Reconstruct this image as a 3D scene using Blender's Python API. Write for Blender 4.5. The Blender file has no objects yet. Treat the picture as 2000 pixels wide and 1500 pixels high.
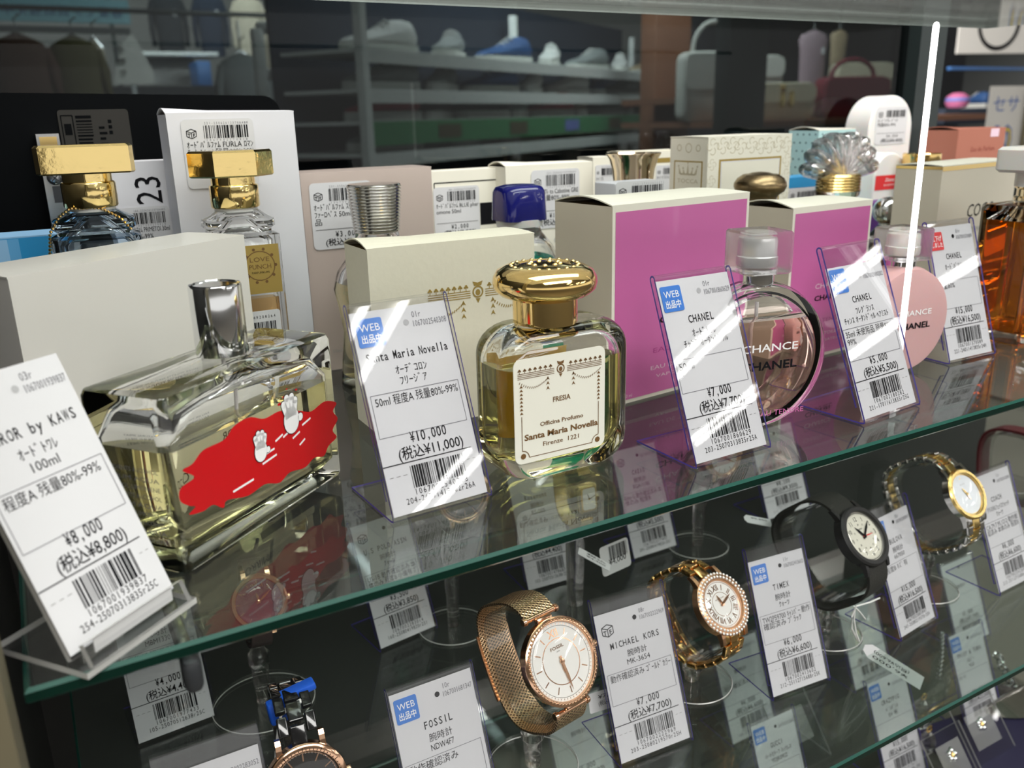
import bpy, math, random, os
from mathutils import Vector, Matrix
random.seed(7)
scene = bpy.context.scene
C = scene.collection

# ---------------------------------------------------------------- camera
W_PX, H_PX, F_PX = 2000.0, 1500.0, 1690.0
EYE = Vector((0, 0, 0.16))                       # the shelf top is z = 0, its front edge runs along x
def _axes(vx, vv):
    r = lambda p: Vector((p[0] - W_PX / 2, p[1] - H_PX / 2, F_PX))
    X = r(vx).normalized()
    D = r(vv); D = (D - X * D.dot(X)).normalized()
    Y = D.cross(X)
    if Y.z < 0: Y = -Y
    return Matrix((X, Y, -D))
CR = _axes((4150, 150), (1150, 6200))            # rows: world axes seen from the camera (x right, y down, z forward)
cam_d = bpy.data.cameras.new('camera')
cam = bpy.data.objects.new('camera', cam_d); C.objects.link(cam)
cam_d.sensor_fit = 'HORIZONTAL'; cam_d.sensor_width = 36.0; cam_d.lens = 36.0 * F_PX / W_PX
cam_d.clip_start = 0.01; cam_d.clip_end = 60
rt, dn, fw = CR.col[0], CR.col[1], CR.col[2]
m3 = Matrix((rt, -dn, -fw)).transposed()
cam.matrix_world = Matrix.Translation(EYE) @ m3.to_4x4()
cam_d.dof.use_dof = True; cam_d.dof.focus_distance = 0.43; cam_d.dof.aperture_fstop = 12.0
scene.camera = cam
def ray(px, py): return (CR @ Vector((px - W_PX / 2, py - H_PX / 2, F_PX))).normalized()
def at(px, py, z=0.0):
    d = ray(px, py); return EYE + d * ((z - EYE.z) / d.z)
def on(px, py, y):
    d = ray(px, py); return EYE + d * ((y - EYE.y) / d.y)

# ---------------------------------------------------------------- light and exposure
scene.view_settings.view_transform = 'Standard'
scene.view_settings.look = 'None'
scene.view_settings.exposure = 0.06
scene.view_settings.gamma = 1.0
scene.view_settings.use_curve_mapping = False
world = bpy.data.worlds.new('World'); scene.world = world; world.use_nodes = True
bgn = world.node_tree.nodes['Background']
bgn.inputs[0].default_value = (1.0, 0.985, 0.95, 1); bgn.inputs[1].default_value = 0.90
def area(name, loc, target, size, size_y, power, col=(1, 0.985, 0.95)):
    l = bpy.data.lights.new(name, 'AREA'); l.shape = 'RECTANGLE'; l.size = size; l.size_y = size_y
    l.energy = power; l.color = col
    o = bpy.data.objects.new(name, l); C.objects.link(o); o.location = loc
    o.rotation_euler = (Vector(target) - Vector(loc)).to_track_quat('-Z', 'Y').to_euler()
    return o
area('ceiling_tubes_over_case', (0.3, -1.25, 1.72), (0.3, 0.4, 0), 2.4, 0.8, 76)
area('case_top_fill', (0.42, 0.24, 0.95), (0.42, 0.46, 0), 1.3, 0.35, 14)  # unseen fill added above the case to brighten lids and bottle backs
area('jacket_wall_fill', (1.2, 6.6, 1.6), (1.0, 9.5, 0.6), 3.0, 0.6, 120)  # unseen fill added to brighten the far wall and the jackets
area('ceiling_tubes_over_rack', (2.2, 3.2, 1.62), (3.2, 4.6, -0.2), 2.4, 0.3, 150)
scene.cycles.max_bounces = 14
scene.cycles.transmission_bounces = 12
scene.cycles.transparent_max_bounces = 24
scene.cycles.glossy_bounces = 5
scene.cycles.diffuse_bounces = 3
scene.cycles.sample_clamp_indirect = 12.0

# ---------------------------------------------------------------- materials
MATS = {}
def nodemat(name):
    m = bpy.data.materials.new(name); m.use_nodes = True; nt = m.node_tree
    for n in list(nt.nodes): nt.nodes.remove(n)
    out = nt.nodes.new('ShaderNodeOutputMaterial')
    MATS[name] = m
    return m, nt, out
def pbr(name, col, rough=0.5, metal=0.0, spec=0.5, emit=None, estr=0.0, noise=0.0, nscale=60.0, bump=0.0, coat=0.0, sheen=0.0, sss=0.0):
    m, nt, out = nodemat(name)
    b = nt.nodes.new('ShaderNodeBsdfPrincipled'); nt.links.new(b.outputs[0], out.inputs[0])
    b.inputs['Base Color'].default_value = (*col, 1); b.inputs['Roughness'].default_value = rough
    b.inputs['Metallic'].default_value = metal; b.inputs['Specular IOR Level'].default_value = spec
    b.inputs['Coat Weight'].default_value = coat
    if sss: b.inputs['Subsurface Weight'].default_value = sss; b.inputs['Subsurface Scale'].default_value = 0.004
    if emit: b.inputs['Emission Color'].default_value = (*emit, 1); b.inputs['Emission Strength'].default_value = estr
    if noise or bump:
        tc = nt.nodes.new('ShaderNodeTexCoord'); n = nt.nodes.new('ShaderNodeTexNoise')
        n.inputs['Scale'].default_value = nscale; n.inputs['Detail'].default_value = 5
        nt.links.new(tc.outputs['Object'], n.inputs['Vector'])
        if noise:
            mx = nt.nodes.new('ShaderNodeMix'); mx.data_type = 'RGBA'
            mx.inputs[6].default_value = (*[c * (1 - noise) for c in col], 1)
            mx.inputs[7].default_value = (*[min(1, c * (1 + noise)) for c in col], 1)
            nt.links.new(n.outputs['Fac'], mx.inputs[0]); nt.links.new(mx.outputs[2], b.inputs['Base Color'])
        if bump:
            bp = nt.nodes.new('ShaderNodeBump'); bp.inputs['Strength'].default_value = bump; bp.inputs['Distance'].default_value = 0.001
            nt.links.new(n.outputs['Fac'], bp.inputs['Height']); nt.links.new(bp.outputs[0], b.inputs['Normal'])
    return m
def sheet(name, tint, f0=0.04, rough=0.015, gain=1.0, dust_haze=0.0, dust_haze_col=(0.6, 0.6, 0.58), lit_through=False):
    """A thin clear sheet: straight-through light, a Fresnel reflection from either side, some painted haze and dust."""
    m, nt, out = nodemat(name); L = nt.links.new
    t = nt.nodes.new('ShaderNodeBsdfTransparent'); t.inputs[0].default_value = (*tint, 1)
    g = nt.nodes.new('ShaderNodeBsdfGlossy'); g.inputs['Roughness'].default_value = rough
    ge = nt.nodes.new('ShaderNodeNewGeometry'); dt = nt.nodes.new('ShaderNodeVectorMath'); dt.operation = 'DOT_PRODUCT'
    L(ge.outputs['Incoming'], dt.inputs[0]); L(ge.outputs['Normal'], dt.inputs[1])
    def mth(op, a, b=None):
        n = nt.nodes.new('ShaderNodeMath'); n.operation = op
        for k, v in ((0, a), (1, b)):
            if v is None: continue
            if isinstance(v, (int, float)): n.inputs[k].default_value = v
            else: L(v, n.inputs[k])
        return n.outputs[0]
    p = mth('POWER', mth('SUBTRACT', 1.0, mth('ABSOLUTE', dt.outputs['Value'])), 5.0)
    fac = mth('MULTIPLY', mth('ADD', mth('MULTIPLY', p, 1 - f0), f0), gain)
    src = t.outputs[0]
    if dust_haze:
        d = nt.nodes.new('ShaderNodeBsdfTranslucent' if lit_through else 'ShaderNodeBsdfDiffuse'); d.inputs[0].default_value = (*dust_haze_col, 1)
        md = nt.nodes.new('ShaderNodeMixShader'); md.inputs[0].default_value = dust_haze; L(src, md.inputs[1]); L(d.outputs[0], md.inputs[2]); src = md.outputs[0]
    mx = nt.nodes.new('ShaderNodeMixShader'); L(fac, mx.inputs[0]); L(src, mx.inputs[1]); L(g.outputs[0], mx.inputs[2]); L(mx.outputs[0], out.inputs[0])
    return m
def glass(name, col=(1, 1, 1), ior=1.47, rough=0.0, through=0.0):
    """Clear solid glass or liquid; THROUGH of the light goes straight on, the rest refracts."""
    m, nt, out = nodemat(name)
    g = nt.nodes.new('ShaderNodeBsdfGlass'); g.inputs['Color'].default_value = (*col, 1)
    g.inputs['IOR'].default_value = ior; g.inputs['Roughness'].default_value = rough
    t = nt.nodes.new('ShaderNodeBsdfTransparent'); t.inputs[0].default_value = (*col, 1)
    mx = nt.nodes.new('ShaderNodeMixShader'); mx.inputs[0].default_value = through
    nt.links.new(g.outputs[0], mx.inputs[1]); nt.links.new(t.outputs[0], mx.inputs[2]); nt.links.new(mx.outputs[0], out.inputs[0])
    return m

pbr('paper', (0.655, 0.655, 0.67), 0.6); pbr('ink', (0.010, 0.010, 0.012), 0.7, spec=0.05); pbr('ink_soft', (0.16, 0.16, 0.18), 0.6)
pbr('web_blue', (0.035, 0.19, 0.62), 0.4); pbr('sticker_red', (0.72, 0.035, 0.04), 0.4); pbr('white_print', (0.9, 0.9, 0.9), 0.5)
sheet('clear_acrylic', (0.965, 0.965, 0.97), 0.04, 0.006); pbr('violet_edge', (0.09, 0.07, 0.36), 0.15); pbr('clear_edge', (0.50, 0.50, 0.48), 0.12)
sheet('stand_acrylic', (0.92, 0.93, 0.92), 0.05, 0.02, 1.4, 0.02)
sheet('shelf_glass', (0.88, 0.93, 0.905), 0.05, 0.008, 1.1, 0.016)
pbr('shelf_edge', (0.0015, 0.020, 0.013), 0.15, spec=0.3); pbr('shelf_bevel', (0.02, 0.085, 0.066), 0.2)
sheet('smoked_glass', (0.34, 0.38, 0.385), 0.04, 0.01, 0.5)
sheet('upper_glass', (0.90, 0.93, 0.92), 0.05, 0.05, 1.2, 0.22, lit_through=True)  # its pale veil paints the reflection haze on the shelf's underside
pbr('upper_edge', (0.62, 0.68, 0.64), 0.2)
pbr('black_panel', (0.004, 0.0045, 0.005), 0.3, spec=0.02); pbr('dark_panel', (0.016, 0.015, 0.014), 0.5, noise=0.4, nscale=4)
pbr('case_floor', (0.11, 0.098, 0.082), 0.3, noise=0.3, nscale=12)
pbr('olive_post', (0.20, 0.175, 0.11), 0.45, metal=0.3, noise=0.15, nscale=20)
pbr('frame_dark', (0.018, 0.026, 0.026), 0.35)
pbr('grey_label', (0.085, 0.083, 0.075), 0.7); pbr('dim_label', (0.030, 0.029, 0.026), 0.8, spec=0.1); pbr('steel', (0.62, 0.63, 0.64), 0.25, metal=1.0, noise=0.08, nscale=200)
pbr('rubber', (0.03, 0.033, 0.037), 0.4); pbr('chrome', (0.80, 0.81, 0.82), 0.10, metal=1.0); pbr('hole_grey', (0.42, 0.42, 0.43), 0.6); pbr('pad_violet', (0.022, 0.018, 0.055), 0.6)
pbr('gold', (0.93, 0.66, 0.26), 0.07, metal=1.0); pbr('gold_wavy', (0.92, 0.70, 0.30), 0.10, metal=1.0, bump=0.22, nscale=90); pbr('gold_soft', (0.90, 0.66, 0.27), 0.2, metal=1.0)
pbr('pale_gold', (0.93, 0.77, 0.56), 0.10, metal=1.0); pbr('bronze', (0.30, 0.22, 0.12), 0.30, metal=1.0, noise=0.25, nscale=250, bump=0.15)
pbr('rose_gold', (0.90, 0.56, 0.37), 0.14, metal=1.0); pbr('rose_gold_brushed', (0.82, 0.47, 0.27), 0.28, metal=1.0)
pbr('box_white', (0.72, 0.72, 0.76), 0.5); pbr('box_warm', (0.82, 0.79, 0.74), 0.32, coat=0.2); pbr('box_ivory', (0.82, 0.78, 0.64), 0.6, noise=0.03, nscale=300, bump=0.1)
pbr('box_cream', (0.84, 0.81, 0.70), 0.5); pbr('box_beige', (0.66, 0.60, 0.50), 0.5); pbr('box_taupe', (0.52, 0.43, 0.385), 0.3, coat=0.2)
pbr('box_pink', (0.62, 0.15, 0.40), 0.28, coat=0.25); pbr('terracotta', (0.42, 0.15, 0.10), 0.4); pbr('terracotta_dark', (0.27, 0.055, 0.04), 0.5)
pbr('aqua', (0.48, 0.72, 0.72), 0.5); pbr('aqua_dot', (0.05, 0.13, 0.15), 0.5); pbr('sky_blue', (0.03, 0.30, 0.62), 0.35); pbr('mid_blue', (0.13, 0.42, 0.75), 0.35); pbr('light_blue', (0.30, 0.55, 0.82), 0.35)
pbr('grey_print', (0.38, 0.38, 0.36), 0.5); pbr('damask', (0.60, 0.54, 0.40), 0.6); pbr('gold_print', (0.47, 0.33, 0.09), 0.4, metal=0.4); pbr('brown_print', (0.17, 0.085, 0.025), 0.5)
pbr('yellow_print', (0.78, 0.58, 0.03), 0.5); pbr('blue_print', (0.06, 0.14, 0.45), 0.5); pbr('rose_print', (0.42, 0.05, 0.24), 0.5); pbr('pale_print', (0.80, 0.60, 0.70), 0.5)
pbr('cardboard', (0.33, 0.25, 0.13), 0.8); pbr('purple', (0.14, 0.03, 0.30), 0.4)
glass('bottle_glass', (0.997, 0.998, 0.996), 1.46); glass('bottle_glass_blue', (0.90, 0.95, 0.99), 1.47)
glass('juice_yellow', (0.995, 0.96, 0.70), 1.34); glass('juice_straw', (0.99, 0.968, 0.80), 1.34); glass('juice_pink', (0.985, 0.83, 0.77), 1.34)
glass('juice_amber', (0.93, 0.52, 0.13), 1.34); glass('juice_peach', (0.97, 0.78, 0.52), 1.34); glass('juice_green', (0.02, 0.60, 0.42), 1.34)
glass('frosted', (0.98, 0.97, 0.97), 1.25, 0.24, 0.22); pbr('frosted_pink', (0.60, 0.36, 0.36), 0.38, sss=0.2); pbr('frosted_white', (0.80, 0.78, 0.76), 0.35, sss=0.3)
glass('crystal', (0.995, 0.98, 0.98), 1.45, 0.0, 0.35); pbr('cobalt', (0.008, 0.010, 0.16), 0.12, coat=0.5)
pbr('splash_red', (0.58, 0.004, 0.008), 0.3); pbr('label_cream', (0.83, 0.82, 0.72), 0.55); pbr('label_yellow', (0.86, 0.62, 0.08), 0.6)
pbr('edge_glow', (1, 1, 1), 0.5, emit=(1, 0.99, 0.97), estr=1.6); pbr('ceiling_tube', (1, 1, 1), 0.5, emit=(1, 0.985, 0.96), estr=15.0)
pbr('white_plastic', (0.72, 0.72, 0.71), 0.35); pbr('insert_grey', (0.62, 0.63, 0.63), 0.25, metal=0.5); sheet('milky_card', (0.90, 0.91, 0.91), 0.05, 0.1, 1.0, 0.30); pbr('dip_tube', (0.75, 0.72, 0.70), 0.3)
pbr('dial_white', (0.82, 0.81, 0.78), 0.4); pbr('dial_silver', (0.72, 0.71, 0.69), 0.35); pbr('dial_purple', (0.10, 0.038, 0.080), 0.3); pbr('dial_dark', (0.03, 0.028, 0.026), 0.25)
pbr('dial_pearl', (0.72, 0.75, 0.80), 0.2, noise=0.12, nscale=220); pbr('dial_cream', (0.70, 0.68, 0.58), 0.4)
sheet('crystal_sheet', (0.98, 0.98, 0.98), 0.05, 0.01, 1.0)
pbr('black_resin', (0.018, 0.018, 0.018), 0.45); pbr('black_ceramic', (0.012, 0.012, 0.013), 0.12, coat=0.4); pbr('nylon_black', (0.022, 0.022, 0.018), 0.75, bump=0.4, nscale=900)
pbr('leather_dark', (0.05, 0.03, 0.03), 0.5); pbr('leather_red', (0.10, 0.014, 0.018), 0.4)
pbr('stone', (0.90, 0.86, 0.82), 0.05, metal=0.6); pbr('tape_blue', (0.02, 0.13, 0.75), 0.35); pbr('string_white', (0.82, 0.82, 0.80), 0.7)
pbr('watch_gold', (0.80, 0.50, 0.20), 0.16, metal=1.0); pbr('watch_yellow', (0.84, 0.61, 0.23), 0.24, metal=1.0); pbr('watch_steel', (0.70, 0.69, 0.66), 0.15, metal=1.0)
pbr('hand_red', (0.7, 0.02, 0.02), 0.4)
m, nt, out = nodemat('label_yellow_thin')
_d = nt.nodes.new('ShaderNodeBsdfDiffuse'); _d.inputs[0].default_value = (0.90, 0.66, 0.12, 1); _t = nt.nodes.new('ShaderNodeBsdfTranslucent'); _t.inputs[0].default_value = (0.95, 0.72, 0.16, 1)
_x = nt.nodes.new('ShaderNodeMixShader'); _x.inputs[0].default_value = 0.55; nt.links.new(_d.outputs[0], _x.inputs[1]); nt.links.new(_t.outputs[0], _x.inputs[2]); nt.links.new(_x.outputs[0], out.inputs[0])
def mesh_strap(name, col):
    m, nt, out = nodemat(name)
    b = nt.nodes.new('ShaderNodeBsdfPrincipled'); nt.links.new(b.outputs[0], out.inputs[0])
    b.inputs['Metallic'].default_value = 1.0; b.inputs['Roughness'].default_value = 0.26
    uv = nt.nodes.new('ShaderNodeUVMap'); hs = []
    for a in (0.62, -0.62):
        mp = nt.nodes.new('ShaderNodeMapping'); mp.inputs['Rotation'].default_value = (0, 0, a)
        wv = nt.nodes.new('ShaderNodeTexWave'); wv.inputs['Scale'].default_value = 185.0; wv.bands_direction = 'Y'
        nt.links.new(uv.outputs[0], mp.inputs[0]); nt.links.new(mp.outputs[0], wv.inputs['Vector']); hs.append(wv)
    mx = nt.nodes.new('ShaderNodeMath'); mx.operation = 'MAXIMUM'
    nt.links.new(hs[0].outputs['Fac'], mx.inputs[0]); nt.links.new(hs[1].outputs['Fac'], mx.inputs[1])
    cm = nt.nodes.new('ShaderNodeMix'); cm.data_type = 'RGBA'
    cm.inputs[6].default_value = (*[c * 0.16 for c in col], 1); cm.inputs[7].default_value = (*col, 1)
    nt.links.new(mx.outputs[0], cm.inputs[0]); nt.links.new(cm.outputs[2], b.inputs['Base Color'])
    bp = nt.nodes.new('ShaderNodeBump'); bp.inputs['Distance'].default_value = 0.0004; bp.inputs['Strength'].default_value = 0.8
    nt.links.new(mx.outputs[0], bp.inputs['Height']); nt.links.new(bp.outputs[0], b.inputs['Normal'])
mesh_strap('milanese', (0.92, 0.64, 0.40))
# shop behind
for nm, col, ro in [('shop_wall', (0.74, 0.72, 0.70), 0.8), ('shop_floor', (0.20, 0.18, 0.15), 0.5), ('shop_ceiling', (0.75, 0.74, 0.71), 0.8), ('rack_white', (0.78, 0.79, 0.77), 0.4), ('rack_green', (0.05, 0.26, 0.10), 0.5),
                    ('cloth_black', (0.016, 0.018, 0.022), 0.9), ('cloth_navy', (0.018, 0.026, 0.045), 0.9), ('cloth_cream', (0.52, 0.46, 0.36), 0.9), ('cloth_grey', (0.13, 0.14, 0.14), 0.9), ('cloth_red', (0.30, 0.02, 0.05), 0.8), ('cloth_brown', (0.07, 0.032, 0.02), 0.8),
                    ('shoe_white', (0.66, 0.66, 0.64), 0.6), ('shoe_grey', (0.26, 0.28, 0.28), 0.6), ('shoe_blue', (0.03, 0.09, 0.25), 0.6), ('shoe_red', (0.42, 0.02, 0.04), 0.6), ('shoe_tan', (0.42, 0.32, 0.20), 0.6), ('shoe_dark', (0.03, 0.03, 0.035), 0.6), ('sole_white', (0.60, 0.60, 0.56), 0.6),
                    ('bag_white', (0.60, 0.59, 0.55), 0.5), ('bag_cream', (0.58, 0.53, 0.40), 0.45), ('bag_maroon', (0.17, 0.016, 0.03), 0.4), ('wood_brown', (0.20, 0.085, 0.045), 0.6), ('sign_aqua', (0.26, 0.52, 0.60), 0.5), ('rail_blue', (0.07, 0.20, 0.50), 0.4),
                    ('sign_white', (0.72, 0.70, 0.66), 0.5), ('item_pink', (0.60, 0.16, 0.32), 0.6), ('item_blue', (0.16, 0.22, 0.60), 0.6), ('cloth_mauve', (0.36, 0.26, 0.30), 0.8), ('cloth_yellow', (0.085, 0.075, 0.03), 0.8)]:
    pbr(nm, col, ro)
pbr('skin', (0.45, 0.22, 0.16), 0.55)

# ---------------------------------------------------------------- mesh helpers
class MB:
    def __init__(s): s.v = []; s.f = []; s.m = []; s.sm = []; s.uv = {}
    def add(s, vs, fs, mat=0, smooth=False, M=None, uvs=None):
        o = len(s.v)
        s.v += [tuple(M @ Vector(p)) if M is not None else tuple(p) for p in vs]
        for i, f in enumerate(fs):
            if uvs is not None: s.uv[len(s.f)] = uvs[i]
            s.f.append([k + o for k in f]); s.m.append(mat); s.sm.append(smooth)
        return s
    def box(s, c, d, mat=0, M=None, bev=0.0):
        x, y, z = c; a, b, e = d[0] / 2, d[1] / 2, d[2] / 2
        if bev > 0:
            bev = min(bev, a * .9, b * .9, e * .9)
            sec = []
            for zz, k in ((-e, bev), (-e + bev * .3, bev * .3), (-e + bev, 0), (e - bev, 0), (e - bev * .3, bev * .3), (e, bev)):
                sec.append([(x + p[0], y + p[1], z + zz) for p in rr(2 * (a - k), 2 * (b - k), max(bev - k, bev * .35), 3)])
            return s.loft(sec, mat, True, M)
        vs = [(x + i * a, y + j * b, z + k * e) for k in (-1, 1) for j in (-1, 1) for i in (-1, 1)]
        return s.add(vs, [(0, 2, 3, 1), (4, 5, 7, 6), (0, 1, 5, 4), (2, 6, 7, 3), (0, 4, 6, 2), (1, 3, 7, 5)], mat, False, M)
    def loft(s, secs, mat=0, smooth=True, M=None, caps=True, flip=False, closed=True):
        n = len(secs[0]); vs = [p for q in secs for p in q]; fs = []
        for i in range(len(secs) - 1):
            for j in range(n if closed else n - 1):
                k = (j + 1) % n
                fs.append((i * n + j, i * n + k, (i + 1) * n + k, (i + 1) * n + j))
        if caps: fs.append(tuple(range(n))[::-1]); fs.append(tuple((len(secs) - 1) * n + j for j in range(n)))
        if flip: fs = [f[::-1] for f in fs]
        return s.add(vs, fs, mat, smooth, M)
    def lathe(s, prof, n=40, mat=0, smooth=True, M=None, caps=True, flip=False):
        secs = [[(r * math.cos(2 * math.pi * j / n), r * math.sin(2 * math.pi * j / n), z) for j in range(n)] for r, z in prof]
        return s.loft(secs, mat, smooth, M, caps, flip)
    def tube(s, pts, r, n=10, mat=0, M=None, closed=False):
        pts = [Vector(p) for p in pts]; secs = []; up = Vector((0, 0, 1))
        for i, p in enumerate(pts):
            a = pts[(i - 1) % len(pts)] if (closed or i > 0) else p
            b = pts[(i + 1) % len(pts)] if (closed or i < len(pts) - 1) else p
            t = (b - a).normalized()
            u = t.cross(up)
            if u.length < 0.05: u = t.cross(Vector((1, 0, 0)))
            u.normalize(); w = u.cross(t)
            rr_ = r[i] if isinstance(r, (list, tuple)) else r
            secs.append([tuple(p + (u * math.cos(2 * math.pi * k / n) + w * math.sin(2 * math.pi * k / n)) * rr_) for k in range(n)])
        if closed: secs.append(secs[0])
        return s.loft(secs, mat, True, M, not closed)
    def poly(s, pts, mat=0, M=None): return s.add(pts, [tuple(range(len(pts)))], mat, False, M)
    def extrude(s, pts, h, mat=0, M=None, smooth=False):
        """pts in the xy plane, counter-clockwise; thickness h along z"""
        n = len(pts); vs = [(p[0], p[1], 0) for p in pts] + [(p[0], p[1], h) for p in pts]
        fs = [tuple(range(n))[::-1], tuple(range(n, 2 * n))] + [(j, (j + 1) % n, n + (j + 1) % n, n + j) for j in range(n)]
        return s.add(vs, fs, mat, smooth, M)
    def build(s, name, mats, parent=None, off=None, bevel=0.0):
        me = bpy.data.meshes.new(name)
        vs = s.v if off is None else [(p[0] - off[0], p[1] - off[1], p[2] - off[2]) for p in s.v]
        me.from_pydata(vs, [], s.f)
        base = [mats] if isinstance(mats, str) else list(mats); names = []; idx = []
        for k in s.m:
            k = base[k] if isinstance(k, int) else k
            if k not in names: names.append(k)
            idx.append(names.index(k))
        for k in names: me.materials.append(MATS[k])
        me.polygons.foreach_set('material_index', idx); me.polygons.foreach_set('use_smooth', s.sm)
        if s.uv:
            ul = me.uv_layers.new(name='UVMap')
            for fi, uvs in s.uv.items():
                for k, li in enumerate(me.polygons[fi].loop_indices): ul.data[li].uv = uvs[k]
        me.update()
        if any(s.sm): me.set_sharp_from_angle(angle=math.radians(42))
        o = bpy.data.objects.new(name, me); C.objects.link(o)
        if parent is not None: o.parent = parent
        if bevel:
            b = o.modifiers.new('bevel', 'BEVEL'); b.width = bevel; b.segments = 2; b.limit_method = 'ANGLE'
        return o
def rr(w, d, r, n=6):
    r = min(r, w / 2 - 1e-6, d / 2 - 1e-6); out = []
    for cx, cy, a0 in ((w / 2 - r, d / 2 - r, 0), (-w / 2 + r, d / 2 - r, 90), (-w / 2 + r, -d / 2 + r, 180), (w / 2 - r, -d / 2 + r, 270)):
        for k in range(n + 1):
            a = math.radians(a0 + 90.0 * k / n); out.append((cx + r * math.cos(a), cy + r * math.sin(a)))
    return out
def rrz(w, d, r, z, n=6): return [(p[0], p[1], z) for p in rr(w, d, r, n)]
def tag(o, label=None, cat=None, group=None, kind=None):
    if label: o['label'] = label
    if cat: o['category'] = cat
    if group: o['group'] = group
    if kind: o['kind'] = kind
    return o
def thing(name, label, cat, loc=(0, 0, 0), rz=0.0, group=None):
    o = bpy.data.objects.new(name, None); C.objects.link(o); o.empty_display_size = 0.01
    o.location = loc; o.rotation_euler = (0, 0, rz)
    return tag(o, label, cat, group)
def T(x, y, z): return Matrix.Translation((x, y, z))
def RX(a): return Matrix.Rotation(a, 4, 'X')
def RY(a): return Matrix.Rotation(a, 4, 'Y')
def RZ(a): return Matrix.Rotation(a, 4, 'Z')
UPRIGHT = RX(math.pi / 2)          # a flat xy design stood up to face -y

# ---------------------------------------------------------------- lettering
_tc = bpy.data.curves.new('lettering', 'FONT'); _tc.resolution_u = 2
_to = bpy.data.objects.new('lettering', _tc); C.objects.link(_to)
_cache = {}
_sans = _tc.font
try:
    _mono = bpy.data.fonts.load(os.path.join(bpy.utils.resource_path('LOCAL'), 'datafiles', 'fonts', 'DejaVuSansMono.woff2'))
except Exception:
    _mono = _sans
def glyphs(s, bold=0.0, space=1.0, shear=0.0, mono=False):
    k = (s, bold, space, shear, mono)
    if k not in _cache:
        _tc.body = s; _tc.offset = bold; _tc.space_character = space; _tc.shear = shear; _tc.font = _mono if mono else _sans
        bpy.context.view_layer.update()
        ev = _to.evaluated_get(bpy.context.evaluated_depsgraph_get()); me = ev.to_mesh()
        vs = [(v.co.x, v.co.y) for v in me.vertices]; fs = [tuple(p.vertices) for p in me.polygons]
        ev.to_mesh_clear()
        x0 = min([v[0] for v in vs], default=0); x1 = max([v[0] for v in vs], default=0)
        _cache[k] = ([(v[0] - x0, v[1]) for v in vs], fs, x1 - x0)
    return _cache[k]
def text(mb, s, x, y, h, mat, M, align='c', xs=1.0, bold=0.0, space=1.0, shear=0.0, fit=None, mono=False, flip=False, ys=1.0):
    if mono and s and not flip:                                # fixed-advance type: one narrow glyph to a cell
        W_ = fit or len(s) * h * .70 * xs; cell = W_ / len(s); x0 = x - (W_ / 2 if align == 'c' else W_ if align == 'r' else 0)
        for i, ch in enumerate(s):
            if ch == ' ': continue
            vs, fs, w = glyphs(ch, bold); k = h / 0.72
            gw = min(w * k * .82, cell * (.82 if ch not in '.,ilI1:' else .5))
            if ch in '1.,ilI:': gw = min(gw, cell * .45)
            kx = gw / max(w, 1e-6)
            mb.add([(x0 + cell * (i + .5) - gw / 2 + v[0] * kx, y + v[1] * k, 0) for v in vs], fs, mat, False, M)
        return
    """lettering of cap height about h at (x, y) of the flat design that M stands up"""
    vs, fs, w = glyphs(s, bold, space, shear, mono)
    if not vs: return
    k = h / 0.72; kx = k * xs
    if fit: kx = fit / max(w, 1e-6)
    ox = x - (w * kx / 2 if align == 'c' else w * kx if align == 'r' else 0)
    if flip: pts = [(ox + (w - v[0]) * kx, y + v[1] * k * ys, 0) for v in vs]
    else: pts = [(ox + v[0] * kx, y + v[1] * k * ys, 0) for v in vs]
    mb.add(pts, [f[::-1] for f in fs] if flip else fs, mat, False, M)
def rect(mb, x0, y0, x1, y1, mat, M): mb.poly([(x0, y0, 0), (x1, y0, 0), (x1, y1, 0), (x0, y1, 0)], mat, M)
def line(mb, x0, y0, x1, y1, t, mat, M):
    d = Vector((x1 - x0, y1 - y0)); n = Vector((-d.y, d.x)).normalized() * t / 2
    mb.poly([(x0 - n.x, y0 - n.y, 0), (x1 - n.x, y1 - n.y, 0), (x1 + n.x, y1 + n.y, 0), (x0 + n.x, y0 + n.y, 0)], mat, M)
def frame(mb, x0, y0, x1, y1, t, mat, M):
    line(mb, x0, y0, x1, y0, t, mat, M); line(mb, x0, y1, x1, y1, t, mat, M)
    line(mb, x0, y0, x0, y1, t, mat, M); line(mb, x1, y0, x1, y1, t, mat, M)
def disc(mb, x, y, r, mat, M, n=18, ry=None): mb.poly([(x + r * math.cos(2 * math.pi * k / n), y + (ry or r) * math.sin(2 * math.pi * k / n), 0) for k in range(n)], mat, M)
def ring(mb, x, y, r0, r1, mat, M, n=36, a0=0.0, a1=360.0):
    vs = []; fs = []
    for k in range(n + 1):
        a = math.radians(a0 + (a1 - a0) * k / n); vs += [(x + r0 * math.cos(a), y + r0 * math.sin(a), 0), (x + r1 * math.cos(a), y + r1 * math.sin(a), 0)]
    for k in range(n): fs.append((2 * k, 2 * k + 1, 2 * k + 3, 2 * k + 2))
    mb.add(vs, fs, mat, False, M)
def barcode(mb, x0, y0, x1, y1, mat, M, seed):
    r = random.Random(seed); x = x0; u = (x1 - x0) / 95.0
    while x < x1 - u:
        w = r.choice((1, 1, 1, 2, 2, 3, 4)) * u
        rect(mb, x, y0, min(x + w, x1), y1, mat, M); x += w + r.choice((1, 1, 2, 2, 3)) * u
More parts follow.
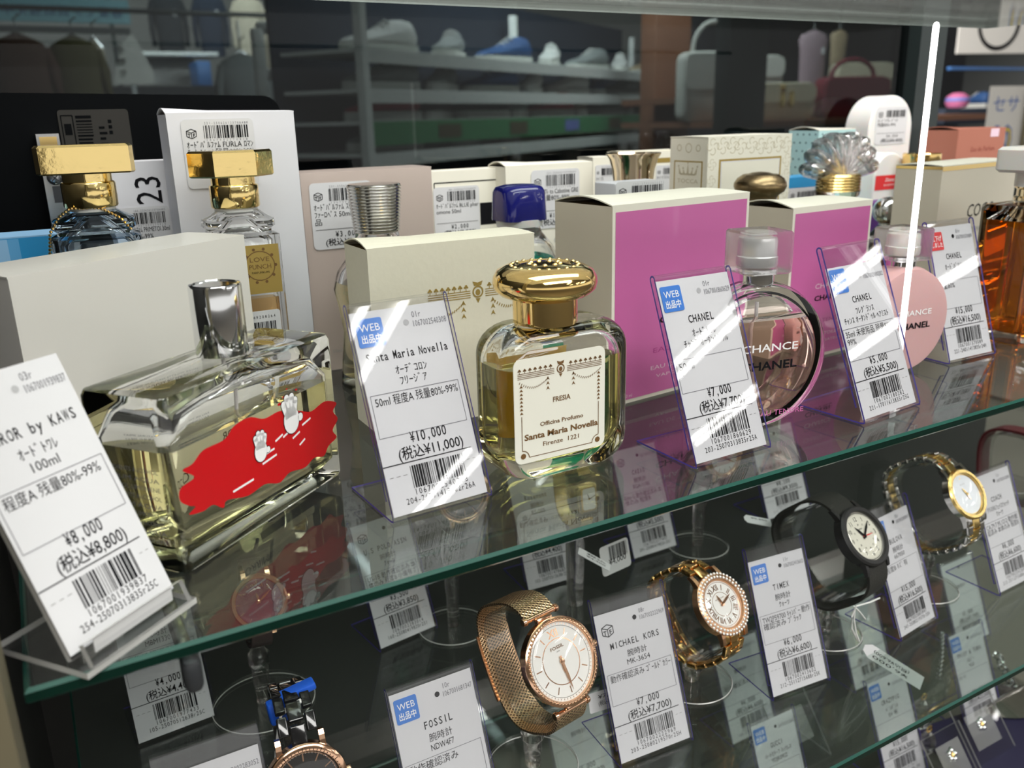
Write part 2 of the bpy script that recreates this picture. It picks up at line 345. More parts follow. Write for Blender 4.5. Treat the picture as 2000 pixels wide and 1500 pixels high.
def cube_logo(mb, x, y, s, mat, M):
    p = {'a': (-.9, .45), 'b': (0, .1), 'c': (.9, .45), 'd': (0, .8), 'e': (-.9, -.55), 'f': (0, -.95), 'g': (.9, -.55)}
    for a, b in ('ab', 'bc', 'cd', 'da', 'ae', 'ef', 'fg', 'gc', 'bf'):
        line(mb, x + p[a][0] * s, y + p[a][1] * s, x + p[b][0] * s, y + p[b][1] * s, s * .13, mat, M)
    text(mb, 'T', x - .46 * s, y - .62 * s, s * .62, mat, M, bold=0.03); text(mb, 'F', x + .46 * s, y - .62 * s, s * .62, mat, M, bold=0.03)

# ---------------------------------------------------------------- the case: panels, panes, shelves, posts
Z2, Z3, YF, YB = -0.195, -0.39, 0.2645, 0.625
def glass_shelf(name, label, x0, x1, y0, y1, z, t=0.0055, clear='shelf_glass', edge='shelf_edge', bevel='shelf_bevel'):
    m = MB(); b = 0.0012
    sec = [[(x0 + k, y0 + k, zz), (x1 - k, y0 + k, zz), (x1 - k, y1 - k, zz), (x0 + k, y1 - k, zz)] for k, zz in ((b, z - t), (0, z - t + b), (0, z - b), (b, z))]
    n = 4; vs = [p for q in sec for p in q]
    for i, mt in enumerate((bevel, edge, bevel)):
        for j in range(4): m.add([sec[i][j], sec[i][(j + 1) % 4], sec[i + 1][(j + 1) % 4], sec[i + 1][j]], [(0, 1, 2, 3)], mt)
    m.add(sec[0], [(3, 2, 1, 0)], clear); m.add(sec[3], [(0, 1, 2, 3)], clear)
    return tag(m.build(name, clear), label, 'shelf')
glass_shelf('glass_shelf', 'green-edged glass shelf carrying the perfume bottles and boxes', -0.0215, 1.05, YF, YB, 0)
glass_shelf('glass_shelf', 'glass shelf carrying the wristwatches on clear stands', -0.0215, 1.05, YF, YB, Z2)
glass_shelf('glass_shelf', 'lowest glass shelf carrying jewellery and small price tags', -0.0215, 1.05, YF, YB, Z3)
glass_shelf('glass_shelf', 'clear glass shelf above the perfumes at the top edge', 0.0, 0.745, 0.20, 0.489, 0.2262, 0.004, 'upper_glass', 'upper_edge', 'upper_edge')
def structure(name, c, d, mat, M=None, label=None):
    o = MB().box(c, d, 0, M).build(name, mat); return tag(o, label, None, None, 'structure')
structure('window_1', (0.405, 0.645, 0.24), (0.885, 0.005, 0.46), 'smoked_glass', None, 'smoked glass pane behind the perfume boxes')
structure('wall_back', (0.5, 0.66, -0.315), (1.2, 0.02, 0.58), 'dark_panel', None, 'dark back panel of the case below the top shelf')
structure('floor', (0.5, 0.44, -0.61), (1.2, 0.46, 0.02), 'case_floor', None, 'dark floor of the display case')
structure('trim_1', (0.872, 0.645, 0.17), (0.042, 0.03, 0.60), 'frame_dark', None, 'dark upright post at the right end of the smoked pane')
structure('trim_2', (-0.0345, 0.256, -0.10), (0.020, 0.022, 1.0), 'olive_post', None, 'olive metal upright at the left front of the case')
structure('trim_3', (-0.030, 0.277, -0.10), (0.008, 0.012, 1.0), 'olive_post', None, 'thin olive channel beside the left upright')
structure('wall_left', (-0.046, 0.46, -0.10), (0.006, 0.36, 1.0), 'dark_panel', None, 'dark left side of the case')

def bracket(P, label):
    L_ = YB - P.y; t = thing('shelf_bracket', label, 'bracket', (P.x, YB, -0.006))
    m = MB(); m.box((0, -L_ / 2, -0.0075), (0.0042, L_, 0.010), 0, bev=0.001); m.build('arm', 'steel', t)
    m = MB(); m.box((0, -L_ - .002, -0.0085), (0.0062, 0.010, 0.0125), 0, bev=0.0025); m.build('end_cap', 'rubber', t)
bracket(at(375, 1322, -0.018), 'steel shelf bracket with black end cap under the left of the top shelf')
P = on(70, 262, 0.615)
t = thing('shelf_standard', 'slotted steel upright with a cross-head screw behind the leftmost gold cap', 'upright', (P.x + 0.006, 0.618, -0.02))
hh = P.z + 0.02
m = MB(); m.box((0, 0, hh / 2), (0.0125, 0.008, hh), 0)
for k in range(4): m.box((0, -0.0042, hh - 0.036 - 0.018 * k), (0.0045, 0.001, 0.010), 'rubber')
m.box((0, -0.0042, hh - 0.006), (0.0095, 0.0008, 0.0085), 'gold_soft'); m.build('channel', 'steel', t)  # the gold square paints a gold reflection onto the steel
m = MB(); m.lathe([(0.0001, 0), (0.0045, 0), (0.0040, 0.0012), (0.0025, 0.0020), (0.0001, 0.0022)], 24, 0, M=T(0, -0.0042, hh - 0.026) @ RX(math.pi / 2))
Ms = T(0, -0.0065, hh - 0.026) @ UPRIGHT
line(m, -0.002, -0.002, 0.002, 0.002, 0.0007, 'rubber', Ms); line(m, -0.002, 0.002, 0.002, -0.002, 0.0007, 'rubber', Ms); m.build('screw', 'steel', t)

# black panel with a dim barcode label, at the left rear
PA, PB = on(0, 170, 0.63), on(540, 190, 0.63)
m = MB(); x0, x1, z1 = -0.036, PB.x, 0.178
pts = [(x0, -0.02), (x1, -0.02)] + [(x1 - 0.012 + 0.012 * math.cos(a), z1 - 0.012 + 0.012 * math.sin(a)) for a in [math.radians(15 * k) for k in range(7)]] + [(x0, z1 + 0.004)]
t = thing('display_backing', 'black backing panel with a dim grey barcode label, left rear', 'panel', (0, 0.63, 0))
MB().extrude(pts, 0.007, 0, UPRIGHT).build('panel', 'black_panel', t)
m = MB(); la, lb = on(110, 215, 0.622), on(250, 220, 0.622); lw = lb.x - la.x; lh = 0.033
Ml = T(la.x, -0.0075, la.z - lh) @ UPRIGHT
m.extrude([(p[0] + lw / 2, p[1] + lh / 2) for p in rr(lw, lh, 0.002)], 0.0003, 0, Ml)
Ml = Ml @ T(0, 0, 0.0005)
frame(m, lw * .04, lh * .1, lw * .2, lh * .9, 0.0006, 'black_panel', Ml); rect(m, lw * .07, lh * .55, lw * .17, lh * .75, 'black_panel', Ml)
rnd = random.Random(4)
yy = lh * .2
while yy < lh * .86:
    hgt = rnd.choice((.015, .03, .05)) * lh; rect(m, lw * .24, yy, lw * (.44 if yy < lh * .5 else .46), yy + hgt, 'black_panel', Ml); yy += hgt + lh * .035
for k in range(5): rect(m, lw * .55, lh * (.25 + .1 * k), lw * (.63 + .03 * (k % 2)), lh * (.29 + .1 * k), 'black_panel', Ml)
for k in range(3): rect(m, lw * .69, lh * (.55 + .1 * k), lw * .74, lh * (.61 + .1 * k), 'black_panel', Ml)
m.build('barcode_label', 'dim_label', t)

# ---------------------------------------------------------------- price tags in acrylic holders
def ribbon(m, path, t, W, mat, edge):
    """a bent sheet: PATH in (y, z), width W along x"""
    n = len(path); L = []; R = []
    for i, p in enumerate(path):
        a = Vector(path[max(i - 1, 0)]); b = Vector(path[min(i + 1, n - 1)]); d = (b - a).normalized(); nn = Vector((-d.y, d.x)) * t / 2
        L.append((p[0] + nn.x, p[1] + nn.y)); R.append((p[0] - nn.x, p[1] - nn.y))
    w = W / 2
    for i in range(n - 1):
        for Q, fl in ((L, 0), (R, 1)):
            f = [(-w, *Q[i]), (w, *Q[i]), (w, *Q[i + 1]), (-w, *Q[i + 1])]
            m.add(f[::-1] if fl else f, [(0, 1, 2, 3)], mat)
        for x in (-w, w): m.add([(x, *L[i]), (x, *L[i + 1]), (x, *R[i + 1]), (x, *R[i])], [(0, 1, 2, 3)], edge)
    for i in (0, n - 1): m.add([(-w, *L[i]), (w, *L[i]), (w, *R[i]), (-w, *R[i])], [(0, 1, 2, 3)], edge)
def sticker_patch(kind, w, parent, M):
    m = MB(); h = w * 1.0
    col = 'web_blue' if kind == 'web' else 'sticker_red'
    m.extrude([(p[0] + w / 2, p[1] + h / 2) for p in rr(w, h, w * .08, 3)], 0.0002, 0, M)
    M2 = M @ T(0, 0, 0.0003)
    if kind == 'web': text(m, 'WEB', w / 2, h * .55, h * .27, 'white_print', M2, fit=w * .76); text(m, '出品中', w / 2, h * .16, h * .24, 'white_print', M2, fit=w * .74, bold=0.015)
    else: text(m, '値下げ', w / 2, h * .52, h * .24, 'white_print', M2, fit=w * .8, bold=0.02); text(m, 'しました', w / 2, h * .18, h * .22, 'white_print', M2, fit=w * .84, bold=0.02)
    m.build('web_sticker' if kind == 'web' else 'discount_sticker', col, parent)
NTAG = [0]
def price_tag(label, a, yaw, spec, W=0.0475, H=0.092, lean=22.0, slack=0.002, kind='fold', base=0.045, holder_edge='violet_edge', group=None, detail=2):
    """A: the world point of the bottom left corner; the holder leans back from there"""
    NTAG[0] += 1
    L = math.radians(lean); up = Vector((math.sin(L), math.cos(L))); nb = Vector((math.cos(L), -math.sin(L)))   # (y, z): up the lean, and straight back from the sheet
    mid = Vector(a) + Vector((math.cos(yaw), math.sin(yaw), 0)) * W / 2
    t = thing('price_tag', label, 'price tag', mid, yaw, group)
    m = MB()
    if kind == 'fold':
        p = [(base, 0.0007), (0.003, 0.0007), (0.0008, 0.0012), (0.0010, 0.0030)]
        q0 = Vector((0.0010, 0.0030)); g = 0.0030
        top = q0 + up * (H - 0.003)
        p += [tuple(q0 + up * (H - 0.003) * k / 3) for k in (1, 2, 3)]
        cen = top + nb * g / 2
        for k in range(1, 6):
            an = math.pi * k / 6; p.append(tuple(cen - nb * g / 2 * math.cos(an) + up * g / 2 * math.sin(an)))
        p += [tuple(top + nb * g), tuple(top + nb * g - up * (H - 0.010))]
        ribbon(m, p, 0.0009, W, 'clear_acrylic', holder_edge)
        off = 0.0014
    else:                                                     # slanted block stand: thick foot, low front lip, back rest
        ribbon(m, [(base, 0.0013), (-0.0065, 0.0013)], 0.0022, W + 0.001, 'clear_acrylic', 'clear_edge')
        q = Vector((-0.0060, 0.0024)); ribbon(m, [tuple(q), tuple(q + up * 0.0080)], 0.0022, W - 0.004, 'clear_acrylic', 'clear_edge')
        q = Vector((0.0035, 0.0024)); ribbon(m, [tuple(q), tuple(q + up * H * .62)], 0.0022, W - 0.004, 'clear_acrylic', 'clear_edge')
        off = 0.0006
    m.build('holder', 'clear_acrylic', t)
    c = MB(); cw, ch = W - 0.0024, H - 0.003 - slack
    z0 = 0.0028 if kind == 'fold' else 0.0055
    o3 = Vector((0, 0.0010, z0)) + Vector((0, nb.x, nb.y)) * off
    M = T(-cw / 2, o3.y, o3.z) @ RX(math.pi / 2 - L)
    c.add([(0, 0, 0), (cw, 0, 0), (cw, ch, 0), (0, ch, 0), (0, 0, -.0003), (cw, 0, -.0003), (cw, ch, -.0003), (0, ch, -.0003)],
          [(0, 1, 2, 3), (7, 6, 5, 4), (0, 4, 5, 1), (1, 5, 6, 2), (2, 6, 7, 3), (3, 7, 4, 0)], 'paper', False, M)
    D = M @ T(0, 0, 0.00012); Y = lambda v: ch * (1 - v); th = ch * 0.042
    k = spec
    disc(c, cw * .55, Y(.082), cw * .030, 'ink' if k.get('dot', 1) else 'hole_grey', D)
    if k.get('loc'): text(c, k['loc'], cw * .62, Y(.062), th * .75, 'ink_soft', D, 'l', .8, mono=True)
    text(c, k['num'], cw * .61, Y(.108), th * .75, 'ink_soft', D, 'l', fit=cw * .37, mono=True)
    if k.get('logo') == 'tf': cube_logo(c, cw * .15, Y(.115), cw * .085, 'ink', D)
    title = k['title']
    text(c, title, cw * .5, Y(.25), th * 1.05, 'ink', D, 'c', fit=min(cw * .86, cw * .060 * max(len(title), 2)), mono=True, bold=0.01)
    for i, s in enumerate(k.get('subs', ())): text(c, s, cw * .5, Y(.325 + .055 * i), th * .88, 'ink', D, 'c', fit=min(cw * .8, cw * .047 * sum(2 if ord(q) > 0x2e80 and ord(q) < 0xff00 else 1 for q in s)))
    b0, b1 = k.get('box', (.41, .62))
    frame(c, cw * .03, Y(b1), cw * .955, Y(b0), cw * .006, 'ink_soft', D)
    for i, s in enumerate(k.get('note', ())): text(c, s, cw * .065, Y(b0 + .056 + .05 * i), th * .95, 'ink', D, 'l', fit=min(cw * .87, cw * .049 * sum(2 if ord(q) > 0x2e80 and ord(q) < 0xff00 else 1 for q in s)))
    if k.get('price'):
        text(c, '¥' + k['price'], cw * .52, Y(.668), th * 1.25, 'ink', D, 'c', fit=cw * .056 * (len(k['price']) + 1), mono=True, bold=0.008)
        text(c, '(税込¥' + k['tax'] + ')', cw * .52, Y(.740), th * 1.2, 'ink', D, 'c', fit=cw * .057 * (len(k['tax']) + 6), bold=0.008)
    line(c, 0, Y(.758), cw * .93, Y(.758), cw * .010, 'ink', D)
    barcode(c, cw * .26, Y(.887), cw * .82, Y(.778), 'ink', D, 11 + NTAG[0])
    for q in range(3): line(c, cw * (.04 + .07 * q), Y(.815), cw * (.08 + .07 * q), Y(.815), cw * .004, 'grey_label', D); line(c, cw * (.86 + .06 * q), Y(.815), cw * (.89 + .06 * q), Y(.815), cw * .004, 'grey_label', D) if q < 2 else None
    text(c, k['num'], cw * .54, Y(.920), th * .72, 'ink', D, 'c', fit=cw * .58, mono=True)
    text(c, k['code'], cw * .52, Y(.957), th * .72, 'ink', D, 'c', fit=cw * .74, mono=True)
    co = c.build('card', 'paper', t)
    if k.get('logo') in ('web', 'red'): sticker_patch(k['logo'], cw * .27, co, M @ T(cw * .035, Y(.175), 0.0001))
    if kind == 'block':
        lm = MB(); q = Vector((-0.0048, 0.0036)); lm.box((0, q.x + up.x * .0045 + .0002, q.y + up.y * .0038), (W * .72, 0.0003, 0.0052), 0, None)
        lm.build('lip_insert', 'white_plastic', t)
    return t
def base_from(bl, br, z):
    a, b = at(*bl, z), at(*br, z); return a, math.atan2(b.y - a.y, b.x - a.x)
SP = lambda **k: k
a, w = base_from((145, 1318), (350, 1176), 0.0)
price_tag('price tag of ¥8,000 in a thick clear block stand at the shelf corner', a, w, SP(loc='03r', num='1067001939837', title='MIRROR by KAWS', subs=('ｵｰﾄﾞﾄﾜﾚ', '100ml'), note=('程度A 残量80%-99%',), price='8,000', tax='8,800', code='254-25070313835r25C', dot=0),
          W=0.0455, H=0.0950, lean=24, kind='block', base=0.034)
a, w = base_from((770, 1027), (962, 972), 0.0)
price_tag('price tag of ¥10,000 beside the square bottle with round gold cap', a, w, SP(logo='web', loc='01r', num='1067002540308', title='Santa Maria Novella', subs=('ｵｰﾃﾞｺﾛﾝ', 'ﾌﾘｰｼﾞｱ'), note=('50ml 程度A 残量80%-99%',), price='10,000', tax='11,000', code='204-26011413162r26A', dot=0), W=0.0475)
a, w = base_from((1362, 920), (1503, 879), 0.0)
price_tag('price tag of ¥7,000 in front of the clear round perfume bottle', a, w, SP(logo='web', loc='01r', num='1067001860629', title='CHANEL', subs=('ｵｰﾄﾞﾄﾜﾚ', 'ﾁｬﾝｽ ｵｰﾀﾝﾄﾞｩﾙ'), note=('50ml',), price='7,000', tax='7,700', code='203-25070313835r25A', dot=0, box=(.44, .62)), W=0.0485, slack=0.001)
a, w = base_from((1690, 832), (1803, 792), 0.0)
price_tag('price tag of ¥5,000 in front of the frosted pink round bottle', a, w, SP(logo='web', loc='', num='1067002180282', title='CHANEL', subs=('ﾌﾚｸﾞﾗﾝｽ', 'ﾁｬﾝｽ ｵｰﾀﾝﾄﾞｩﾙ ﾍｱﾐｽﾄ'), note=('35ml 未使用品 残量80%-', '99%'), price='5,000', tax='5,500', code='221-17011613835r25G', dot=0), W=0.0515, H=0.0955, slack=0.010)
a, w = base_from((1856, 714), (1948, 693), 0.0)
price_tag('price tag with red discount sticker left of the amber bottle', a, w, SP(logo='red', loc='01r', num='1067001570089', title='CHANEL', subs=('ｵｰﾄﾞﾊﾟﾙﾌｧﾑ', 'ﾏﾄﾞﾓｱｾﾞﾙ'), note=('残量80%',), price='15,000', tax='16,500', code='221-24011413835r24H'), W=0.0465, H=0.092, lean=18.5)
# on the watch shelf
a, w = base_from((832, 1628), (1030, 1560), Z2)
def tag2(label, bl, spec, yaw=0.0, z=Z2, **kw):
    return price_tag(label, at(*bl, z), yaw, spec, **kw)
F = lambda bl, br, z: base_from(bl, br, z)[1]
P = on(758, 1355, 0.312 + 0.0335); 
price_tag('price tag left of the rose gold mesh-strap watch', Vector((P.x, 0.314, Z2)), 0.0, SP(logo='web', loc='10r', num='1067001681347', title='FOSSIL', subs=('腕時計', 'NDW4F7'), note=('動作確認済み',), price='6,000', tax='6,600', code='212-25070512638r25C'), W=0.0475, slack=0.002)
tag2('price tag of ¥7,000 between the two gold-toned watches', (1215, 1505), SP(logo='tf', loc='08r', num='1067002222969', title='MICHAEL KORS', subs=('腕時計', 'MK-3654'), note=('動作確認済み ｺﾞｰﾙﾄﾞｶﾗｰ',), price='7,000', tax='7,700', code='203-25080219570r25H'), F((1215, 1505), (1362, 1447), Z2), slack=0.008, W=0.050, H=0.095)
tag2('price tag of ¥6,000 left of the black field watch', (1512, 1373), SP(logo='web', loc='11r', num='1067002413602', title='TIMEX', subs=('腕時計', 'ｸｫｰﾂ'), note=('TW2P59700 ｷｬﾝﾊﾟｰ 動作', '確認済み ﾌﾞﾗｯｸ'), price='6,000', tax='6,600', code='212-25112715688r25K'), F((1512, 1373), (1622, 1333), Z2), slack=0.007, W=0.0465, H=0.095)
tag2('price tag of ¥15,000 between the black watch and the two-tone watch', (1762, 1256), SP(logo='web', loc='05r', num='1067002083847', title='BULOVA', subs=('腕時計', '667050'), note=('程度B ｷｽﾞ 有',), price='15,000', tax='16,500', code='243-25080219570r25H'), F((1762, 1256), (1830, 1213), Z2), slack=0.007, W=0.0465, H=0.093)
tag2('price tag of ¥6,000 right of the two-tone bracelet watch', (1955, 1167), SP(logo='tf', loc='11r', num='1067002042898', title='COACH', subs=('ｸﾘｽﾀﾙﾌｪｲｽｳｫｯﾁ', 'ｸｫｰﾂ'), note=('CA.79.7.95.1212 動作確', '認済み 本体のみ 程度B'), price='6,000', tax='6,600', code='212-25112715688r25K'), 0.03, slack=0.002, W=0.049, H=0.093)
tag2('price tag of ¥4,000 behind the bracket under the top shelf', (270, 1465), SP(loc='05r', num='1067001977433', title='', subs=('腕時計', 'MBM1330'), note=('動作確認済み',), price='4,000', tax='4,400', code='105-25070512638r25C'), F((270, 1465), (425, 1406), Z2), W=0.047, H=0.092)
tag2('price tag of ¥3,500 below the tag of ¥10,000', (745, 1277), SP(logo='tf', num='1067002283014', loc='', title='U.S POLO ASSN', subs=('腕時計', 'ｸｫｰﾂ'), note=('US-1B 動作確認済み 本', '体のみ 程度B 小傷有 ﾌﾞ', 'ﾗｯｸ ﾌﾞﾗｯｸ'), price='3,500', tax='3,850', code='160-25080419820r25I'), F((745, 1277), (850, 1232), Z2), W=0.047, H=0.092)
tag2('price tag left of the slim rectangular gold watch', (1033, 1162), SP(loc='', num='1067001478687', title='Rosemont', subs=('腕時計', 'RS-005'), note=('動作確認済み',), price='4,000', tax='4,400', code='103-25070512638r25B'), F((1033, 1162), (1123, 1136), Z2), W=0.0445, H=0.096)
tag2('price tag under the pink reflection, right of the rectangular gold watch', (1240, 1099), SP(logo='tf', loc='', num='1067002077497', title='CASIO', subs=('腕時計', 'BGA-1100'), note=('Baby-G 動作確認済み 本', '体のみ 程度B'), price='5,000', tax='5,500', code='201-25080419820r25I'), F((1240, 1099), (1332, 1069), Z2), W=0.047, H=0.095)
tag2('pale price tag behind the shelf edge, above the black field watch', (1502, 1022), SP(loc='', num='1067001987765', title='', subs=('腕時計',), note=('動作確認済み',), price='8,500', tax='9,350', code='212-25070512638r25C'), F((1502, 1022), (1592, 992), Z2), W=0.055, H=0.085)
# on the lowest shelf, seen through or under the watch shelf
def low(label, tl, spec, yaw=0.0, y=None, **kw):
    P = at(tl[0], tl[1], Z3 + 0.0855); return price_tag(label, Vector((P.x, P.y - 0.0345, Z3)), yaw, spec, H=0.092, **kw)
low('price tag with blue sticker below the tag of the black field watch', (1462, 1418), SP(logo='web', loc='', num='1067002413588', title='GUCCI', subs=('ﾊｰﾄﾓﾁｰﾌ ﾈｯｸﾚｽ', 'YDJK0922'), note=('程度B',), price='9,000', tax='9,900', code='212-25112715688r25K'), -0.03, W=0.047)
low('price tag with blue sticker left of the hanging crystals', (1690, 1335), SP(logo='web', loc='', num='1067002413611', title='CRAZYPIG', subs=('ﾍﾟﾝﾀﾞﾝﾄ', 'SV 有'), note=(), price='15,000', tax='16,500', code='212-25112715688r25K'), -0.02, W=0.049)
low('price tag with torn top left of the silver jewellery', (1850, 1243), SP(logo='web', loc='', num='1067002413628', title='TWIST & TURN', subs=('ｼﾙﾊﾞｰ', '925'), note=('ﾁｪｰﾝ',), price='20,000', tax='22,000', code='212-25112715688r25K'), -0.02, W=0.049)
low('pale price tag under the shelf between the gold watch and black watch', (1390, 1265), SP(loc='', num='1067001873321', title='', subs=('腕時計',), note=('動作確認済み',), price='6,000', tax='6,600', code='160-25080419820r25I'), 0.0, W=0.055)
low('pale price tag under the shelf below the mesh-strap watch', (1062, 1385), SP(loc='', num='1067001873352', title='', subs=('腕時計',), note=(), price='5,000', tax='5,500', code='160-25080419820r25I'), 0.0, W=0.055)
low('pale price tag under the shelf behind the white string label', (1632, 1175), SP(loc='', num='1067001873369', title='', subs=('腕時計',), note=(), price='3,000', tax='3,300', code='160-25080419820r25I'), 0.0, W=0.055)
low('pale price tag under the shelf below the two-tone watch', (1835, 1105), SP(loc='', num='1067001873376', title='', subs=('腕時計',), note=(), price='7,000', tax='7,700', code='160-25080419820r25I'), 0.0, W=0.055)
P = on(352, 1470, 0.32)
price_tag('price tag at the bottom left in front of the black watch', Vector((at(292, 1490, Z2 + 0.085).x - 0.0, at(292, 1490, Z2 + 0.085).y - 0.034, Z2)), 0.0, SP(loc='', num='1067002283052', title='', subs=('腕時計',), note=(), price='9,000', tax='9,900', code='160-25080419820r25I'), W=0.0475, slack=0.009)

# ---------------------------------------------------------------- cartons on the top shelf
def sticker(parent, M, w, h, lines, code, price=None, tax=None, seed=1):
    """a shop sticker: cube mark, barcode, lines of type, prices; M stands it on the carton's face"""
    m = MB()
    m.extrude([(p[0] + w / 2, p[1] + h / 2) for p in rr(w, h, min(w, h) * .07, 3)], 0.00015, 'paper', M)
    D = M @ T(0, 0, 0.0003); Y = lambda v: h * (1 - v)
    ph = h if price else h
    cube_logo(m, w * .13, Y(.20), w * .072, 'ink', D)
    text(m, code, w * .62, Y(.075), h * .035, 'ink_soft', D, 'c', fit=w * .62, mono=True)
    barcode(m, w * .30, Y(.275), w * .92, Y(.09), 'ink', D, seed)
    text(m, '1067002270838', w * .61, Y(.315), h * .03, 'ink_soft', D, 'c', fit=w * .6, mono=True)
    for i, s in enumerate(lines): text(m, s, w * .05, Y(.405 + .110 * i), h * .080, 'ink', D, 'l', fit=min(w * .92, w * .053 * sum(2 if 0x2e80 < ord(q) < 0xff00 else 1 for q in s)))
    if price:
        line(m, w * .05, Y(.70), w * .95, Y(.70), h * .007, 'ink', D)
        text(m, '¥' + price, w * .55, Y(.82), h * .085, 'ink', D, 'c', fit=w * .065 * (len(price) + 1), mono=True, bold=.01)
        text(m, '(税込¥' + tax + ')', w * .55, Y(.94), h * .085, 'ink', D, 'c', fit=w * .065 * (len(tax) + 6), bold=.01)
    return m.build('price_sticker', 'paper', parent)
def carton(name, label, loc, yaw, w, d, h, mats, bulge=0.0018, front=None, side=None, flap_gap=True):
    """loc: the front left bottom corner; mats: front, side, lid"""
    t = thing(name, label, 'box', loc, yaw)
    m = MB(); e = 0.0006; zt = h - e
    rc = [(0, 0), (w, 0), (w, d), (0, d)]
    for i, mt in enumerate((mats[0], mats[1], mats[0], mats[1])):
        a, b = rc[i], rc[(i + 1) % 4]; m.add([(*a, 0), (*b, 0), (*b, zt), (*a, zt)], [(0, 1, 2, 3)], mt)
    m.add([(0, 0, 0), (w, 0, 0), (w, d, 0), (0, d, 0)], [(3, 2, 1, 0)], mats[1])
    m.add([(0, 0, zt - .001), (w, 0, zt - .001), (w, d, zt - .001), (0, d, zt - .001)], [(0, 1, 2, 3)], 'cardboard')
    F_ = T(0, -0.00015, 0) @ UPRIGHT
    if front: front(m, F_, w, h)
    S_ = T(-0.00015, d, 0) @ RZ(-math.pi / 2) @ UPRIGHT
    if side: side(m, S_, d, h)
    m.build('carton', 'paper', t)
    l = MB(); n = 10; th = 0.0007; sec = []
    for i in range(n + 1):                                    # the lid panel bows up between its front and back edges, more at the left
        y = d * i / n; k = math.sin(math.pi * i / n)
        sec.append([(-0.0002, y, zt + th + bulge * k), (w * .35, y, zt + th + bulge * .45 * k), (w + 0.0002, y, zt + th + bulge * .2 * k),
                    (w + 0.0002, y, zt + bulge * .2 * k), (w * .35, y, zt + bulge * .45 * k), (-0.0002, y, zt + bulge * k)])
    l.loft(sec, mats[2], False); l.build('lid_flap', mats[2], t)
    return t
def span(tl, tr, y, yaw=0.0):
    P = on(*tl, y); d = ray(*tr); u = Vector((math.cos(yaw), math.sin(yaw), 0)); n = Vector((-u.y, u.x, 0))
    Q = EYE + d * ((P - EYE).dot(n) / d.dot(n)); return P, (Q - P).dot(u)
S = lambda x, z: T(x, -0.0003, z) @ UPRIGHT
# large white carton, turned like the bottle in front of it
P = at(14, 542, 0.105); Q = at(476, 459, 0.105); yw = math.atan2(Q.y - P.y, Q.x - P.x)
carton('perfume_box', 'large plain white box behind the red splash bottle', (P.x, P.y, 0), yw, (Q - P).length, 0.040, 0.105, ('box_warm', 'box_warm', 'box_warm'), 0.0006)
# tall white carton
P, w = span((324, 232), (572, 208), 0.53, 0.0); h = 0.1665
t = carton('perfume_box', 'tall white box with barcode sticker, left of the taupe box', (P.x, P.y, 0), 0.0, w, 0.030, h, ('box_white', 'box_white', 'box_white'), 0.003)
sticker(t, S(w * .10, h - 0.0415), w * .56, 0.038, ('ｵｰﾄﾞﾊﾟﾙﾌｧﾑ FURLA ﾛﾏﾝ', 'ﾃｨｶ 30ml 残量80%-99%'), '231-25062612370A488', seed=3)
# narrow white carton with a turned number
P, w = span((225, 318), (330, 312), 0.565); h = P.z
def f23(m, M, w, h):
    text(m, '23', 0, 0, 0.0150, 'ink', M @ T(w * .80, h - 0.0245, 0) @ RZ(math.pi / 2), 'l', .85)
t = carton('perfume_box', 'narrow white box with the number 23 printed sideways', (P.x - .004, P.y, 0), 0.0, w + .004, 0.028, h, ('box_white', 'box_white', 'box_white'), 0.0008, f23)
sticker(t, S(w * .02, h - 0.062), w * .98, 0.036, ('ｵｰﾄﾞﾊﾟﾙﾌｧﾑ PRIMETOI 30ml', '残量80%-99%'), '184-25062612370A482', seed=5)
# blue gradient carton, far left
P, w = span((-60, 470), (112, 456), 0.545); h = P.z
def fblue(m, M, w, h):
    for i, c in enumerate(('light_blue', 'mid_blue', 'light_blue', 'mid_blue', 'sky_blue')): rect(m, w * (.02 + .13 * i), h * .1, w * (.15 + .13 * i), h - .001, c, M)
    rect(m, w * .67, h * .1, w, h - .001, 'sky_blue', M)
carton('perfume_box', 'low box with blue gradient stripes behind the large white box', (P.x, P.y, 0), 0.0, w, 0.03, h, ('sky_blue', 'light_blue', 'light_blue'), 0.0004, fblue)
# taupe carton
P, w = span((585, 338), (842, 330), 0.548); h = 0.1295
def ftaupe(m, M, w, h):
    for i, s in enumerate(('STILL', 'ALL OVER', 'FRAGRANCE', 'WATER', 'DEO')): text(m, s, w * .44, h * (.455 - .042 * i), h * .022, 'grey_print', M, 'c', .9)
    text(m, '50ml', w * .16, h * .09, h * .02, 'grey_print', M, 'c', .9)
t = carton('perfume_box', 'wide taupe box with white price sticker behind the ribbed silver cap', (P.x, P.y, 0), 0.0, w, 0.032, h, ('box_taupe', 'box_taupe', 'box_taupe'), 0.0003, ftaupe)
sticker(t, S(w * .055, h - 0.0485), w * .46, 0.042, ('ｵｰﾄﾞﾊﾟﾙﾌｧﾑ ｽﾃｨﾙ ｼﾞｪﾆ', 'ﾌｧｰﾛﾍﾟｽ 50ml 未使用', '品'), '231-25062612370A485', '3,000', '3,300', 7)
